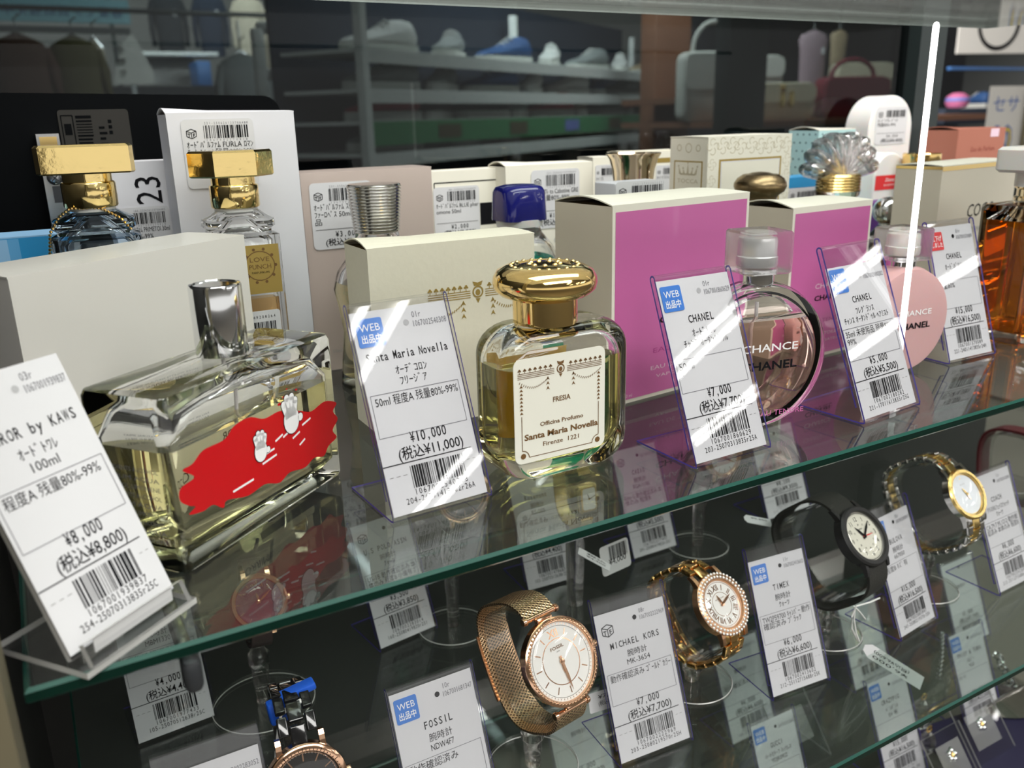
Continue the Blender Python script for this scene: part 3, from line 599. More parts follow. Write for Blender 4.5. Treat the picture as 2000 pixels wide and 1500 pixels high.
# white carton with black rules
P, w = span((842, 336), (985, 325), 0.575); h = P.z
def fphero(m, M, w, h):
    line(m, w * .03, h - .008, w * .94, h - .008, .0008, 'ink', M); line(m, w * .03, h * .4, w * .03, h - .008, .0008, 'ink', M); line(m, w * .94, h * .4, w * .94, h - .008, .0008, 'ink', M)
    rect(m, w * .64, h - .040, w * .98, h - .024, 'ink', M)
    for q in (.044, .048, .0525): line(m, w * .02, h - q, w * .98, h - q, .0013, 'ink', M)
t = carton('perfume_box', 'white box with thin black rules, right of the taupe box', (P.x, P.y, 0), 0.0, w, 0.022, h, ('box_cream', 'box_cream', 'box_cream'), 0.0004, fphero)
sticker(t, S(w * .01, h - 0.0475), w * .62, 0.0365, ('ｵｰﾄﾞﾊﾟﾙﾌｧﾑ BLUE pher', 'omone 50ml'), '184-25062612370A499', '2,000', '2,200', 9)
# ivory carton behind the blue cap
P, w = span((987, 325), (1157, 312), 0.560); h = P.z
def fgres(m, M, w, h):
    text(m, 'DE', w * .63, h - .052, .0022, 'grey_print', M, 'c'); text(m, 'GRÈS', w * .63, h - .0585, .0042, 'grey_print', M, 'c', 1.1)
t = carton('perfume_box', 'ivory box with sticker behind the dark blue cap', (P.x, P.y, 0), 0.0, w, 0.026, h, ('box_cream', 'box_cream', 'box_cream'), 0.003, fgres)
sticker(t, S(w * .28, h - 0.047), w * .56, 0.043, ('ｵｰﾄﾞﾄﾜﾚ to Cabotine GRE', 'ml 残量80%-99%'), '231-25062612370A401', '1,500', '1,650', 12)
P, w = span((1158, 308), (1202, 304), 0.592); h = P.z
t = carton('perfume_box', 'slim ivory box left of the flared pale gold cap', (P.x, P.y, 0), 0.0, w, 0.022, h, ('box_cream', 'box_cream', 'box_cream'), 0.0006)
sticker(t, S(w * .1, h - 0.036), w * .85, 0.03, ('ｵｰﾄﾞﾄﾜﾚ',), '231-250626123', seed=13)
P, w = span((1216, 298), (1328, 288), 0.600); h = P.z
t = carton('perfume_box', 'gold-topped ivory box half hidden behind the damask crown box', (P.x, P.y, 0), 0.0, w, 0.022, h, ('box_cream', 'box_cream', 'box_ivory'), 0.0010,
           lambda m, M, w, h: rect(m, 0, h - .010, w, h - .006, 'gold_print', M))
sticker(t, S(w * .58, h - 0.040), w * .4, 0.028, ('ｵｰﾄﾞﾊﾟﾙﾌｧﾑ',), '231-250626128', seed=14)
# loose sticker standing behind the first pink carton
P, w = span((1202, 356), (1304, 350), 0.470)
t = thing('bottle_box', 'low white box whose sticker shows above the first pink box', 'box', (P.x, 0.470, 0))
m = MB(); m.box((w / 2, 0.012, (P.z - .001) / 2), (w, 0.024, P.z - .001), 'box_white', bev=.001); m.build('carton', 'box_white', t)
sticker(t, S(0.0, P.z - 0.034), w, 0.034, ('ｵｰﾄﾞﾄﾜﾚ',), '152-27062612372', seed=15)
# damask carton with a crown
P, w = span((1384, 268), (1551, 259), 0.505); h = P.z
def ftocca(m, M, w, h):
    rnd = random.Random(5)
    def scroll(x, y, s):
        for a in range(4): ring(m, x + s * math.cos(a * 1.57), y + s * math.sin(a * 1.57), s * .75, s * .9, 'damask', M, 10, 90 * a - 60, 90 * a + 150)
    for k in range(9): scroll(w * (.05 + .112 * k) + rnd.uniform(-.001, .001), h - .0075 + rnd.uniform(-.001, .001), .0032)
    for k in range(8): scroll(w * .955, h - .02 - .012 * k, .0028)
    for k in range(5): scroll(w * .05, h - .02 - .012 * k, .0022)
    rect(m, w * .13, h * .05, w * .88, h - .0165, 'gold_print', M); rect(m, w * .15, h * .05, w * .86, h - .0180, 'box_white', M @ T(0, 0, .0001)); rect(m, w * .16, h * .05, w * .85, h - .0188, 'box_cream', M @ T(0, 0, .0002))
def stocca(m, M, w, h):
    ring(m, w * .5, h - .008, .003, .0036, 'damask', M, 12); ring(m, w * .25, h - .008, .002, .0026, 'damask', M, 12); ring(m, w * .75, h - .008, .002, .0026, 'damask', M, 12)
    rect(m, w * .12, h * .1, w * .88, h - .0175, 'gold_print', M); rect(m, w * .15, h * .1, w * .85, h - .0185, 'box_cream', M @ T(0, 0, .0001))
    M2 = M @ T(0, 0, .0002); c = w * .5; z = h - .0275
    line(m, c - w * .2, z, c + w * .2, z, .0012, 'damask', M2)
    for q, hh in ((-.2, .006), (-.1, .0045), (0, .0085), (.1, .0045), (.2, .006)): m.poly([(c + w * q - .0014, z, 0), (c + w * q + .0014, z, 0), (c + w * q * 1.25, z + hh, 0)], 'damask', M2); disc(m, c + w * q * 1.25, z + hh, .0008, 'damask', M2, 8)
    text(m, 'TOCCA', c, z - .0065, .0032, 'damask', M2, 'c', fit=w * .55)
t = carton('perfume_box', 'beige damask box with a printed crown behind the bronze ball cap', (P.x, P.y, 0), 0.02, w, 0.042, h, ('box_cream', 'box_cream', 'box_cream'), 0.0004, ftocca, stocca)
# ivory carton behind the gold-capped square bottle
HS = 0.0990; P = at(716, 487, HS); Q = at(1043, 455, HS)
def crest(m, M, x, y, s, mt):
    ring(m, x, y, .34 * s, .46 * s, mt, M, 24); disc(m, x, y - .05 * s, .20 * s, mt, M, 14, .24 * s)
    m.poly([(x - .30 * s, y + .46 * s, 0), (x + .30 * s, y + .46 * s, 0), (x + .42 * s, y + .80 * s, 0), (x, y + .68 * s, 0), (x - .42 * s, y + .80 * s, 0)], mt, M)
    m.poly([(x - .2 * s, y - .5 * s, 0), (x, y - .85 * s, 0), (x + .2 * s, y - .5 * s, 0)], mt, M)
def garland(m, M, x0, x1, y, s, mt, n=14):
    for k in range(n + 1):
        u = k / n; x = x0 + (x1 - x0) * u; yy = y - math.sin(math.pi * u) * s
        for dx, dy in ((0, 0), (.05 * s, .10 * s), (-.05 * s, -.09 * s)): disc(m, x + dx, yy + dy, s * .075, mt, M, 6)
def tassel(m, M, x, y, s, mt, n=3):
    for k in range(n):
        m.poly([(x, y - s * k, 0), (x - s * .42, y - s * (k + .8), 0), (x, y - s * (k + .55), 0), (x + s * .42, y - s * (k + .8), 0)], mt, M)
def label_art(m, M, w, y, mt, s):
    for q in range(4): 
        for a, b in ((.04, .43), (.57, .96)): line(m, w * a, y - s * .14 * q, w * b, y - s * .14 * q, s * .055, mt, M)
    for a in [.06 + .055 * k for k in range(7)] + [.61 + .055 * k for k in range(7)]:
        disc(m, w * a, y + s * .32, s * .10, mt, M, 7); disc(m, w * a - s * .1, y + s * .24, s * .07, mt, M, 6); disc(m, w * a + s * .1, y + s * .24, s * .07, mt, M, 6); line(m, w * a, y, w * a, y + s * .3, s * .05, mt, M)
    crest(m, M, w * .5, y - s * .1, s * .85, mt)
    for a, b in ((.06, .36), (.64, .94)): garland(m, M, w * a, w * b, y - s * .75, s * .55, mt)
    for a in (.36, .64): tassel(m, M, w * a, y - s * .55, s * .42, mt, 3)
def fsmn(m, M, w, h): label_art(m, M @ T(w * .30, 0, 0), w * .66, h - .0275, 'gold_print', .0085)
yw = math.atan2(Q.y - P.y, Q.x - P.x)
carton('perfume_box', 'ivory textured box with gold garland print behind the square bottle', (P.x, P.y, 0), yw, (Q - P).length, 0.034, HS, ('box_ivory', 'box_ivory', 'box_ivory'), 0.0035, fsmn)
# pink cartons
def fpink(m, M, w, h):
    b = .0022; rect(m, b, b, w - b, h - b * 1.7, 'box_pink', M); D = M @ T(0, 0, .0001)
    rect(m, 0, h - .0006, w, h, 'grey_label', D) if False else None
    text(m, 'CHANCE', w * .515, h * .465, h * .034, 'pale_print', D, 'c', fit=w * .36, bold=.01); text(m, 'CHANEL', w * .515, h * .385, h * .034, 'ink', D, 'c', fit=w * .36, bold=.03)
    text(m, 'EAU TENDRE', w * .52, h * .235, h * .026, 'rose_print', D, 'c', fit=w * .45)
    text(m, 'EAU DE TOILETTE', w * .52, h * .145, h * .022, 'pale_print', D, 'c', fit=w * .48); text(m, 'VAPORISATEUR', w * .52, h * .10, h * .017, 'pale_print', D, 'c', fit=w * .4)
    text(m, '50 ml', w * .12, h * .03, h * .018, 'pale_print', D, 'c')
pk = ('box_cream', 'box_beige', 'box_cream')
P = at(1188, 401, 0.1135); Q = at(1437, 373, 0.1135); yw = math.atan2(Q.y - P.y, Q.x - P.x)
carton('perfume_box', 'larger pink box with cream edges behind the tag of ¥7,000', (P.x, P.y - .004, 0), yw * .6, (Q - P).length, 0.050, 0.1135, pk, 0.0040, fpink)
P = at(1550, 407, 0.1015); Q = at(1697, 389, 0.1015); yw = math.atan2(Q.y - P.y, Q.x - P.x)
carton('perfume_box', 'smaller pink box with cream edges behind the tag of ¥5,000', (P.x, P.y, 0), yw * .6, (Q - P).length, 0.044, 0.1015, pk, 0.0040, fpink)
# dotted aqua carton
P, w = span((1600, 254), (1672, 248), 0.580); h = P.z
def dots(m, M, w, h):
    for i in range(9):
        for j in range(5):
            x = w * (.1 + .2 * j) + (w * .1 if i % 2 else 0)
            if x < w: disc(m, x, h - .004 - .0075 * i, .0010, 'aqua_dot', M, 6)
carton('perfume_box', 'pale aqua box with dark dots behind the crystal stopper', (P.x, P.y, 0), 0.0, w, 0.036, h, ('aqua', 'aqua', 'box_cream'), 0.003, dots, dots)
# arched white packs
def arch_pack(label, x0, x1, y, z, d, mat='frosted_white'):
    w = x1 - x0; r = w / 2
    pts = [(-r, 0), (r, 0), (r, z - r)] + [(r * math.cos(a), z - r + r * math.sin(a)) for a in [math.pi * k / 20 for k in range(1, 20)]] + [(-r, z - r)]
    t = thing('arched_box', label, 'box', ((x0 + x1) / 2, y, 0))
    m = MB(); m.extrude(pts, -d, mat, UPRIGHT, True); m.build('carton', mat, t, bevel=0.0015); return t, w
a, b = on(1690, 330, 0.600), on(1772, 330, 0.600); tz = on(1735, 186, 0.600).z
t, w = arch_pack('tall arched white box standing behind the crystal stopper', a.x, b.x, 0.600, tz, 0.030)
sticker(t, S(-w * .36, tz - 0.047), w * .72, 0.036, ('ｵｰﾄﾞﾄﾜﾚ ﾄﾞﾝﾅ', '残量80%-99%'), '231-2506261', '4,000', '4,400', 21)
a, b = on(1708, 340, 0.555), on(1768, 340, 0.555); tz = on(1738, 298, 0.555).z
t, w = arch_pack('small arched translucent box with red label, right of the crystal stopper', a.x, b.x, 0.555, tz, 0.020)
m = MB(); M = S(-w * .46, tz - 0.034); rect(m, 0, 0, w * .92, 0.0135, 'sticker_red', M); text(m, 'Donna', w * .46, 0.0075, 0.0035, 'white_print', M @ T(0, 0, .0002), 'c', shear=.3); text(m, 'EAU DE PARFUM', w * .46, 0.0035, 0.0016, 'white_print', M @ T(0, 0, .0002), 'c'); m.build('red_label', 'sticker_red', t)
P, w = span((1541, 348), (1600, 340), 0.560); h = P.z
t = carton('perfume_box', 'small white box with bright blue top left of the crystal stopper', (P.x, P.y, 0), 0.0, w, 0.025, h, ('box_white', 'box_white', 'sky_blue'), 0.0004, lambda m, M, w, h: rect(m, 0, h - .009, w, h, 'sky_blue', M))
sticker(t, S(w * .02, h - 0.038), w * .94, 0.028, ('ｵｰﾄﾞﾄﾜﾚ',), '231-2506261', seed=23)
P, w = span((1700, 398), (1758, 392), 0.520); h = P.z
carton('perfume_box', 'purple box with white rules behind the silver ball', (P.x, P.y, 0), 0.0, w, 0.02, h, ('purple', 'purple', 'purple'), 0.0004, lambda m, M, w, h: (line(m, 0, h - .004, w, h - .004, .0012, 'white_print', M), line(m, w * .6, h * .2, w, h * .8, .0014, 'white_print', M)))
# cream carton with gold rim
P, w = span((1842, 324), (1990, 306), 0.425, 0.10); h = P.z
def fcoco(m, M, w, h):
    rect(m, 0, h - .0042, w, h - .0008, 'gold_soft', M)
    text(m, 'COCO', w * .56, h * .64, .0105, 'ink', M, 'c', .95, shear=.12); text(m, 'MADEMOISELLE', w * .56, h * .53, .005, 'grey_print', M, 'c', .9)
carton('perfume_box', 'cream box with gold rim and dark lettering behind the amber bottle', (P.x, P.y, 0), 0.10, w, 0.038, h, ('box_beige', 'box_beige', 'box_cream'), 0.0012, fcoco,
       lambda m, M, w, h: rect(m, 0, h - .0030, w, h - .0008, 'gold_soft', M))
P, w = span((1873, 253), (1965, 248), 0.555); h = P.z
def fterra(m, M, w, h):
    for i, (s, z) in enumerate((('Eau de Parfum', .022), ('NUDE', .036))): text(m, s, w * .55, h - z, .005, 'terracotta_dark', M, 'c', fit=w * .5)
    rect(m, w * .68, h - .0085, w * .86, h - .0005, 'pale_print', M)
carton('perfume_box', 'terracotta box behind the cream box with gold rim', (P.x, P.y, 0), 0.0, w, 0.042, h, ('terracotta', 'terracotta', 'terracotta'), 0.0028, fterra)

# ---------------------------------------------------------------- perfume bottles
def interp(sec, z):
    for a, b in zip(sec, sec[1:]):
        if a[0] <= z <= b[0]:
            k = (z - a[0]) / max(b[0] - a[0], 1e-9); return (z,) + tuple(a[i] + (b[i] - a[i]) * k for i in (1, 2, 3))
    return sec[-1]
def bottle_body(t, outer, inner, level, juice, gmat='bottle_glass', n=8, M=None):
    m = MB(); m.loft([rrz(w, d, r, z, n) for z, w, d, r in outer], gmat, True, M); m.loft([rrz(w, d, r, z, n) for z, w, d, r in inner], gmat, True, M, flip=True)
    m.build('glass_body', gmat, t)
    if juice:
        e = 0.0002; sec = [s for s in inner if s[0] < level - 1e-6] + [interp(inner, level)]
        j = MB(); j.loft([rrz(w + 2 * e, d + 2 * e, r + e, z - (e if i == 0 else 0), n) for i, (z, w, d, r) in enumerate(sec)], juice, True, M)
        j.build('perfume', juice, t)
def part(t, name, mat, fn, **kw):
    m = MB(); fn(m); return m.build(name, mat, t, **kw)
def flip_text(m, s, x, y, h, mt, M, **k): text(m, s, x, y, h, mt, M, flip=True, **k)

# -- the wide bottle with a red splash print
A = at(365, 1128, 0); B = at(672, 925, 0); yw = math.atan2(B.y - A.y, B.x - A.x); Wb = (B - A).length; Db, Hb = 0.041, 0.0695
cx = A + Vector((math.cos(yw), math.sin(yw), 0)) * Wb / 2 + Vector((-math.sin(yw), math.cos(yw), 0)) * Db / 2
t = thing('perfume_bottle', 'wide rectangular bottle with red splash print and chrome cap', 'perfume bottle', cx, yw)
o = lambda k, z, r=.004: (z, Wb - 2 * k, Db - 2 * k, r)
outer = [o(.002, 0), o(.0006, .0008), o(0, .0026), o(0, Hb - .003), o(.0008, Hb - .0009), o(.003, Hb - .0002), (Hb, Wb * .5, Db * .6, .006), (Hb + .0008, .026, .026, .013)]
inner = [(.0085, Wb * .84, Db * .70, .006), (.0105, Wb - .008, Db - .0080, .004), (.050, Wb - .0075, Db - .0075, .004), (.0585, Wb - .022, Db - .012, .007), (.0625, .028, .022, .010), (.0640, .012, .012, .006)]
bottle_body(t, outer, inner, .0475, 'juice_straw')
part(t, 'cap', 'chrome', lambda m: m.lathe([(.0001, 0), (.0100, 0), (.0104, .0005), (.0104, .0285), (.0100, .0294), (.0088, .0296), (.0086, .0291), (.0001, .0291)], 56, 'chrome', True, T(.004, 0, Hb)))
part(t, 'dip_tube', 'dip_tube', lambda m: m.tube([(.004, 0, .062), (.006, .001, .035), (.012, .002, .016)], .0009, 8, 'dip_tube'))
def splash(m):
    M = T(-Wb / 2, -Db / 2 - .00022, 0) @ UPRIGHT
    VV = lambda x, y: .0715 * (y + .21 * (1 - x) - .03)
    pts = []
    prof = [(.02, .245), (.06, .20), (.085, .185), (.05, .155), (.12, .145), (.17, .16), (.22, .12), (.245, .155), (.36, .135), (.46, .165), (.55, .14), (.62, .18), (.72, .175), (.79, .215), (.86, .205), (.90, .26), (.965, .30), (.94, .355), (.985, .42), (.955, .48), (.985, .53), (.90, .56), (.80, .52), (.72, .545), (.60, .575), (.50, .555), (.42, .585), (.33, .56), (.27, .50), (.16, .475), (.10, .42), (.05, .40), (.10, .345), (.03, .31)]
    n = len(prof)
    for i in range(n):                                         # a rounded closed outline
        p0, p1, p2, p3 = prof[i - 1], prof[i], prof[(i + 1) % n], prof[(i + 2) % n]
        for k in range(5):
            u = k / 5; q = []
            for c in (0, 1): q.append(.5 * (2 * p1[c] + (p2[c] - p0[c]) * u + (2 * p0[c] - 5 * p1[c] + 4 * p2[c] - p3[c]) * u * u + (3 * p1[c] - p0[c] - 3 * p2[c] + p3[c]) * u ** 3))
            pts.append((q[0] * Wb, VV(q[0], q[1]), 0))
    m.poly(pts, 'splash_red', M)
    for x, y, r in ((.60, .67, .006), (.63, .70, .004), (.69, .66, .006), (.715, .71, .004), (.655, .74, .003)): disc(m, Wb * x, .0715 * y, Wb * r * 2, 'splash_red', M, 12, Wb * r)
    D = M @ T(0, 0, .0001)
    for x, y, l in ((.44, .33, .10), (.46, .29, .09), (.28, .19, .12), (.55, .40, .05), (.60, .41, .05), (.73, .45, .06), (.66, .385, .05), (.70, .33, .04)):
        line(m, Wb * x, VV(x, y), Wb * (x + l), VV(x + l, y + .030), .0009, 'white_print', D)
    def plume(x, y, s, a):                                     # plain white splash: a rounded stem with four lobes
        R = D @ T(x, y, 0.0001) @ RZ(a)
        for mt, g, dz in (('ink', .00035, 0), ('white_print', 0, .0001)):
            Q = R @ T(0, 0, dz)
            disc(m, 0, s * .35, s * .34 + g, mt, Q, 18, s * .40 + g)
            for ang, ln in ((.42, .78), (.12, .95), (-.18, .92), (-.46, .74)):
                bx, by = -math.sin(ang) * s * .30, s * .45; ex, ey = -math.sin(ang) * s * ln * .8, s * .45 + math.cos(ang) * s * ln * .62
                line(m, bx, by, ex, ey, s * .22 + 2 * g, mt, Q); disc(m, ex, ey, s * .11 + g, mt, Q, 12)
            disc(m, s * .40, s * .30, s * .12 + g, mt, Q, 10)
    plume(Wb * .665, .0715 * .47, .0150, .05); plume(Wb * .455, .0715 * .40, .0112, -.06)
part(t, 'red_print', 'splash_red', splash)
def backprint(m):
    M = T(Wb / 2, Db / 2 + .0003, 0) @ RZ(math.pi) @ UPRIGHT
    text(m, 'MIRROR', Wb * .40, .034, .0038, 'ink', M, 'c'); text(m, '100 ml  3.3 FL. OZ.', Wb * .56, .0245, .0042, 'ink', M, 'c')
    for k in range(4): text(m, 'EAU DE TOILETTE NATURAL SPRAY', Wb * .62, .050 - .0032 * k, .0017, 'ink_soft', M, 'c')
    text(m, 'PERFUM DOI', Wb * .6, .0455, .0024, 'ink', M, 'c')
part(t, 'back_print', 'ink', backprint)
def sideprint0(m):
    M = T(-Wb / 2 - .0003, Db / 2, 0) @ RZ(-math.pi / 2) @ UPRIGHT
    for k in range(9): text(m, ('INGREDIENTS ALCOHOL', 'PARFUM AQUA', 'LINALOOL LIMONENE')[k % 3], Db * .5, .040 - .0035 * k, .0018, 'ink_soft', M, 'c', fit=Db * .7)
part(t, 'side_print', 'ink', sideprint0)
# -- square bottle with round gold cap
xl, xr = on(1001, 800, .312).x - .003, on(1206, 800, .325).x
t = thing('perfume_bottle', 'rounded square bottle of yellow cologne with round gold cap', 'perfume bottle', ((xl + xr) / 2 + .0, .3295, 0), 0.0)
Ws = xr - xl; Ds = .034
def sq(r_out, wid, dep, z0, z1):
    return None
def sm_sections(w, d, z0, z1, rc, r):
    """rounded square seen from the front: the width follows a rounded corner of radius rc at the bottom and the top"""
    out = []; n = 7
    for k in range(n + 1):
        a = math.pi / 2 * k / n; out.append((z0 + rc * (1 - math.cos(a)), w - 2 * rc * (1 - math.sin(a)), d - 2 * rc * .35 * (1 - math.sin(a)), r))
    for k in range(n + 1):
        a = math.pi / 2 * k / n; out.append((z1 - rc * (1 - math.sin(a)), w - 2 * rc * (1 - math.cos(a)), d - 2 * rc * .42 * (1 - math.cos(a)), r))
    return out
bottle_body(t, sm_sections(Ws, Ds, 0, .071, .014, .009), sm_sections(Ws - .009, Ds - .010, .0085, .0645, .012, .006), .0535, 'juice_yellow', n=6)
GX = -.0035
part(t, 'cap', 'gold', lambda m: m.lathe([(.0001, .067), (.0125, .067), (.0130, .0675), (.0130, .0700), (.0148, .0705), (.0148, .0815), (.0165, .0825), (.0205, .0835), (.0232, .0862), (.0238, .0890), (.0234, .0915), (.0216, .0945), (.0175, .0965), (.0135, .0970), (.0125, .0963), (.0085, .0972), (.0040, .0972), (.0001, .0972)], 64, 'gold', True, T(GX, 0, 0)))
def crown(m):
    for k in range(22):
        a = 2 * math.pi * k / 22; m.lathe([(.0001, .0012), (.0009, .0008), (.0013, 0)], 8, 'gold', True, T(GX + .0152 * math.cos(a), .0152 * math.sin(a), .0962))
    for k in range(9):
        a = 2 * math.pi * k / 9; m.lathe([(.0001, .0010), (.0010, .0006), (.0014, 0)], 8, 'gold', True, T(GX + .007 * math.cos(a), .007 * math.sin(a), .0971))
part(t, 'cap_relief', 'gold', crown)
lw, lh = on(1180, 780, .312).x - on(1003, 780, .312).x, .0485
def slabel(m):
    M = T(on(1003, 780, .312).x - (xl + xr) / 2, -Ds / 2 - .0006, .0115) @ UPRIGHT
    m.extrude([(p[0] + lw / 2, p[1] + lh / 2) for p in rr(lw, lh, .0035, 5)], .0003, 'label_cream', M)
    D = M @ T(0, 0, .00045); c = 'brown_print'
    label_art(m, D, lw, lh * .865, c, .0054)
    for x in (.075, .925):
        for k in range(8): m.poly([(lw * x, lh * (.76 - .036 * k), 0), (lw * x - .0009, lh * (.735 - .036 * k), 0), (lw * x + .0009, lh * (.735 - .036 * k), 0)], c, D)
        line(m, lw * x, lh * .13, lw * x, lh * .46, .00035, c, D)
    line(m, lw * .15, lh * .055, lw * .85, lh * .055, .00035, c, D)
    for x, a0 in ((.075, 0), (.925, 90)): ring(m, lw * x, lh * .055, .0033, .0037, c, D, 10, a0, a0 + 90); disc(m, lw * (.085 if x < .5 else .915), lh * .075, .0014, c, D, 8)
    text(m, 'FRESIA', lw * .51, lh * .545, .0024, c, D, 'c', .95, bold=.02)
    text(m, 'Officina Profumo', lw * .51, lh * .335, .0020, c, D, 'c', fit=lw * .48, bold=.02); text(m, 'Santa Maria Novella', lw * .51, lh * .225, .0028, c, D, 'c', fit=lw * .82, bold=.03); text(m, 'Firenze  1221', lw * .50, lh * .135, .0022, c, D, 'c', fit=lw * .40, bold=.01)
part(t, 'paper_label', 'label_cream', slabel)
part(t, 'rear_label', 'label_yellow_thin', lambda m: m.box((-.004, Ds / 2 + .0004, .036), (Ws * .58, .0003, .044), 'label_yellow_thin'))
def sideprint(m):
    M = T(Ws / 2 + .0003, -Ds * .28, .012) @ RZ(math.pi / 2) @ UPRIGHT
    for k in range(9): text(m, ('ACQUA DI COLONIA', 'INGREDIENTS', 'ALCOHOL DENAT', 'PARFUM FRAGRANCE')[k % 4], Ds * .28, .036 - .0038 * k, .0016, 'brown_print', M, 'c', fit=Ds * .50)
part(t, 'side_print', 'brown_print', sideprint)
# -- round flat bottles
def round_bottle(label, cx, cy, R, yaw, D, clear, capw, capz, caph):
    t = thing('perfume_bottle', label, 'perfume bottle', (cx, cy, 0), yaw)
    A_ = RX(math.pi / 2); zc = R
    def dsc(m, R_, d, mt, flip=False, e=0.0):
        prof = [(.0001, -d / 2 - e), (R_ * .80, -d / 2 - e), (R_ * .95, -d / 2 * .90 - e), (R_ + e, -d / 2 * .45), (R_ + e, d / 2 * .45), (R_ * .95, d / 2 * .90 + e), (R_ * .80, d / 2 + e), (.0001, d / 2 + e)]
        m.lathe(prof, 72, mt, True, T(0, 0, zc) @ A_, flip=flip)
    if clear:
        m = MB(); dsc(m, R, D, 'bottle_glass'); dsc(m, R * .86, D * .70, 'bottle_glass', True); m.build('glass_body', 'bottle_glass', t)
        m = MB(); r = R * .86 + .0002; lv = R * .52; pts = []          # the juice: the disc cut level
        a0 = math.asin(lv / r); N = 48; secs = []
        outl = lambda q: [(q * r * math.cos(a), min(q * r * math.sin(a), lv)) for a in [math.pi - a0 + (math.pi + 2 * a0) * k / N for k in range(N + 1)]]
        hd = D * .35 + .0002
        for q, y in ((.80, -hd), (.95, -hd * .9), (1, -hd * .45), (1, hd * .45), (.95, hd * .9), (.80, hd)): secs.append([(p[0], y, zc + p[1]) for p in outl(q)])
        m.loft(secs, 'juice_pink', True); m.build('perfume', 'juice_pink', t)
        part(t, 'dip_tube', 'dip_tube', lambda m: m.tube([(0, 0, zc + R * .72), (.001, 0, zc), (.006, 0, zc - R * .7)], .0010, 8, 'dip_tube'))
    else:
        m = MB(); dsc(m, R, D, 'frosted_pink'); m.build('glass_body', 'frosted_pink', t)
    part(t, 'collar', 'chrome', lambda m: m.lathe([(.0001, 2 * R - .002), (.0082, 2 * R - .002), (.0086, 2 * R - .001), (.0086, capz + .002), (.0001, capz + .002)], 40, 'chrome', True))
    def cap(m):
        m.loft([rrz(capw - .002, capw - .002, .002, capz, 4), rrz(capw, capw, .003, capz + .001, 4), rrz(capw, capw, .003, capz + caph - .001, 4), rrz(capw - .002, capw - .002, .002, capz + caph, 4)], 'frosted', True)
    part(t, 'cap', 'frosted', cap)
    part(t, 'cap_insert', 'insert_grey', lambda m: m.lathe([(.0001, capz + .003), (.0080, capz + .003), (.0085, capz + .004), (.0085, capz + .008), (.0079, capz + .0085), (.0079, capz + caph - .005), (.0073, capz + caph - .0035), (.0001, capz + caph - .0035)], 40, 'insert_grey' if clear else 'frosted_white', True))
    M = T(0, -D / 2 - .0003, zc) @ UPRIGHT
    part(t, 'lettering', 'white_print', lambda m: text(m, 'CHANCE', R * .08, R * .10, R * .105, 'white_print', M, 'c', fit=R * .84, bold=.01))
    part(t, 'lettering', 'ink', lambda m: text(m, 'CHANEL', R * .08, -R * .15, R * .115, 'ink', M, 'c', fit=R * .84, bold=.025))
    if clear: part(t, 'lettering', 'box_pink', lambda m: text(m, 'EAU TENDRE', R * .30, -R * .80, R * .075, 'box_pink', M, 'c', fit=R * .72))
    return t
P = on(1478, 545, .319); R1 = .0388
round_bottle('clear round bottle of pink perfume with frosted square cap', P.x, .319, R1, -.22, .022, True, .0255, 2 * R1 + .0045, .0210)
P = on(1762, 528, .346); R2 = .0335
round_bottle('frosted pink round bottle behind the tag of ¥5,000', P.x - .002, .346, R2, -.12, .024, False, .0255, 2 * R2 + .0035, .0195)
# -- amber bottle at the right edge
x0 = on(1892, 560, .372).x; Wm = .062
t = thing('perfume_bottle', 'square amber perfume bottle with white frosted cap at the right edge', 'perfume bottle', (x0 + Wm / 2, .352, 0), 0.0)
bottle_body(t, [(0, Wm - .003, .037, .003), (.0015, Wm, .040, .004), (.091, Wm, .040, .004), (.0945, Wm - .003, .037, .004), (.0960, .026, .026, .0129), (.0975, .024, .024, .0119)],
            [(.008, Wm - .012, .030, .003), (.0095, Wm - .010, .032, .003), (.084, Wm - .010, .032, .003), (.089, .024, .024, .010), (.0915, .012, .012, .0059)], .0835, 'juice_amber')
part(t, 'collar', 'pale_gold', lambda m: m.lathe([(.0001, .0965), (.0135, .0965), (.0135, .0985), (.0120, .0995), (.0120, .1040), (.0135, .1050), (.0135, .1062), (.0001, .1062)], 40, 'pale_gold', True))
part(t, 'neck_ring', 'frosted_white', lambda m: m.lathe([(.0001, .1060), (.0142, .1060), (.0142, .1165), (.0001, .1165)], 40, 'frosted_white', True))
part(t, 'cap', 'frosted_white', lambda m: m.loft([rrz(.040, .036, .004, .1155, 5), rrz(.044, .040, .005, .1175, 5), rrz(.044, .040, .005, .1305, 5), rrz(.040, .036, .004, .1325, 5)], 'frosted_white', True))
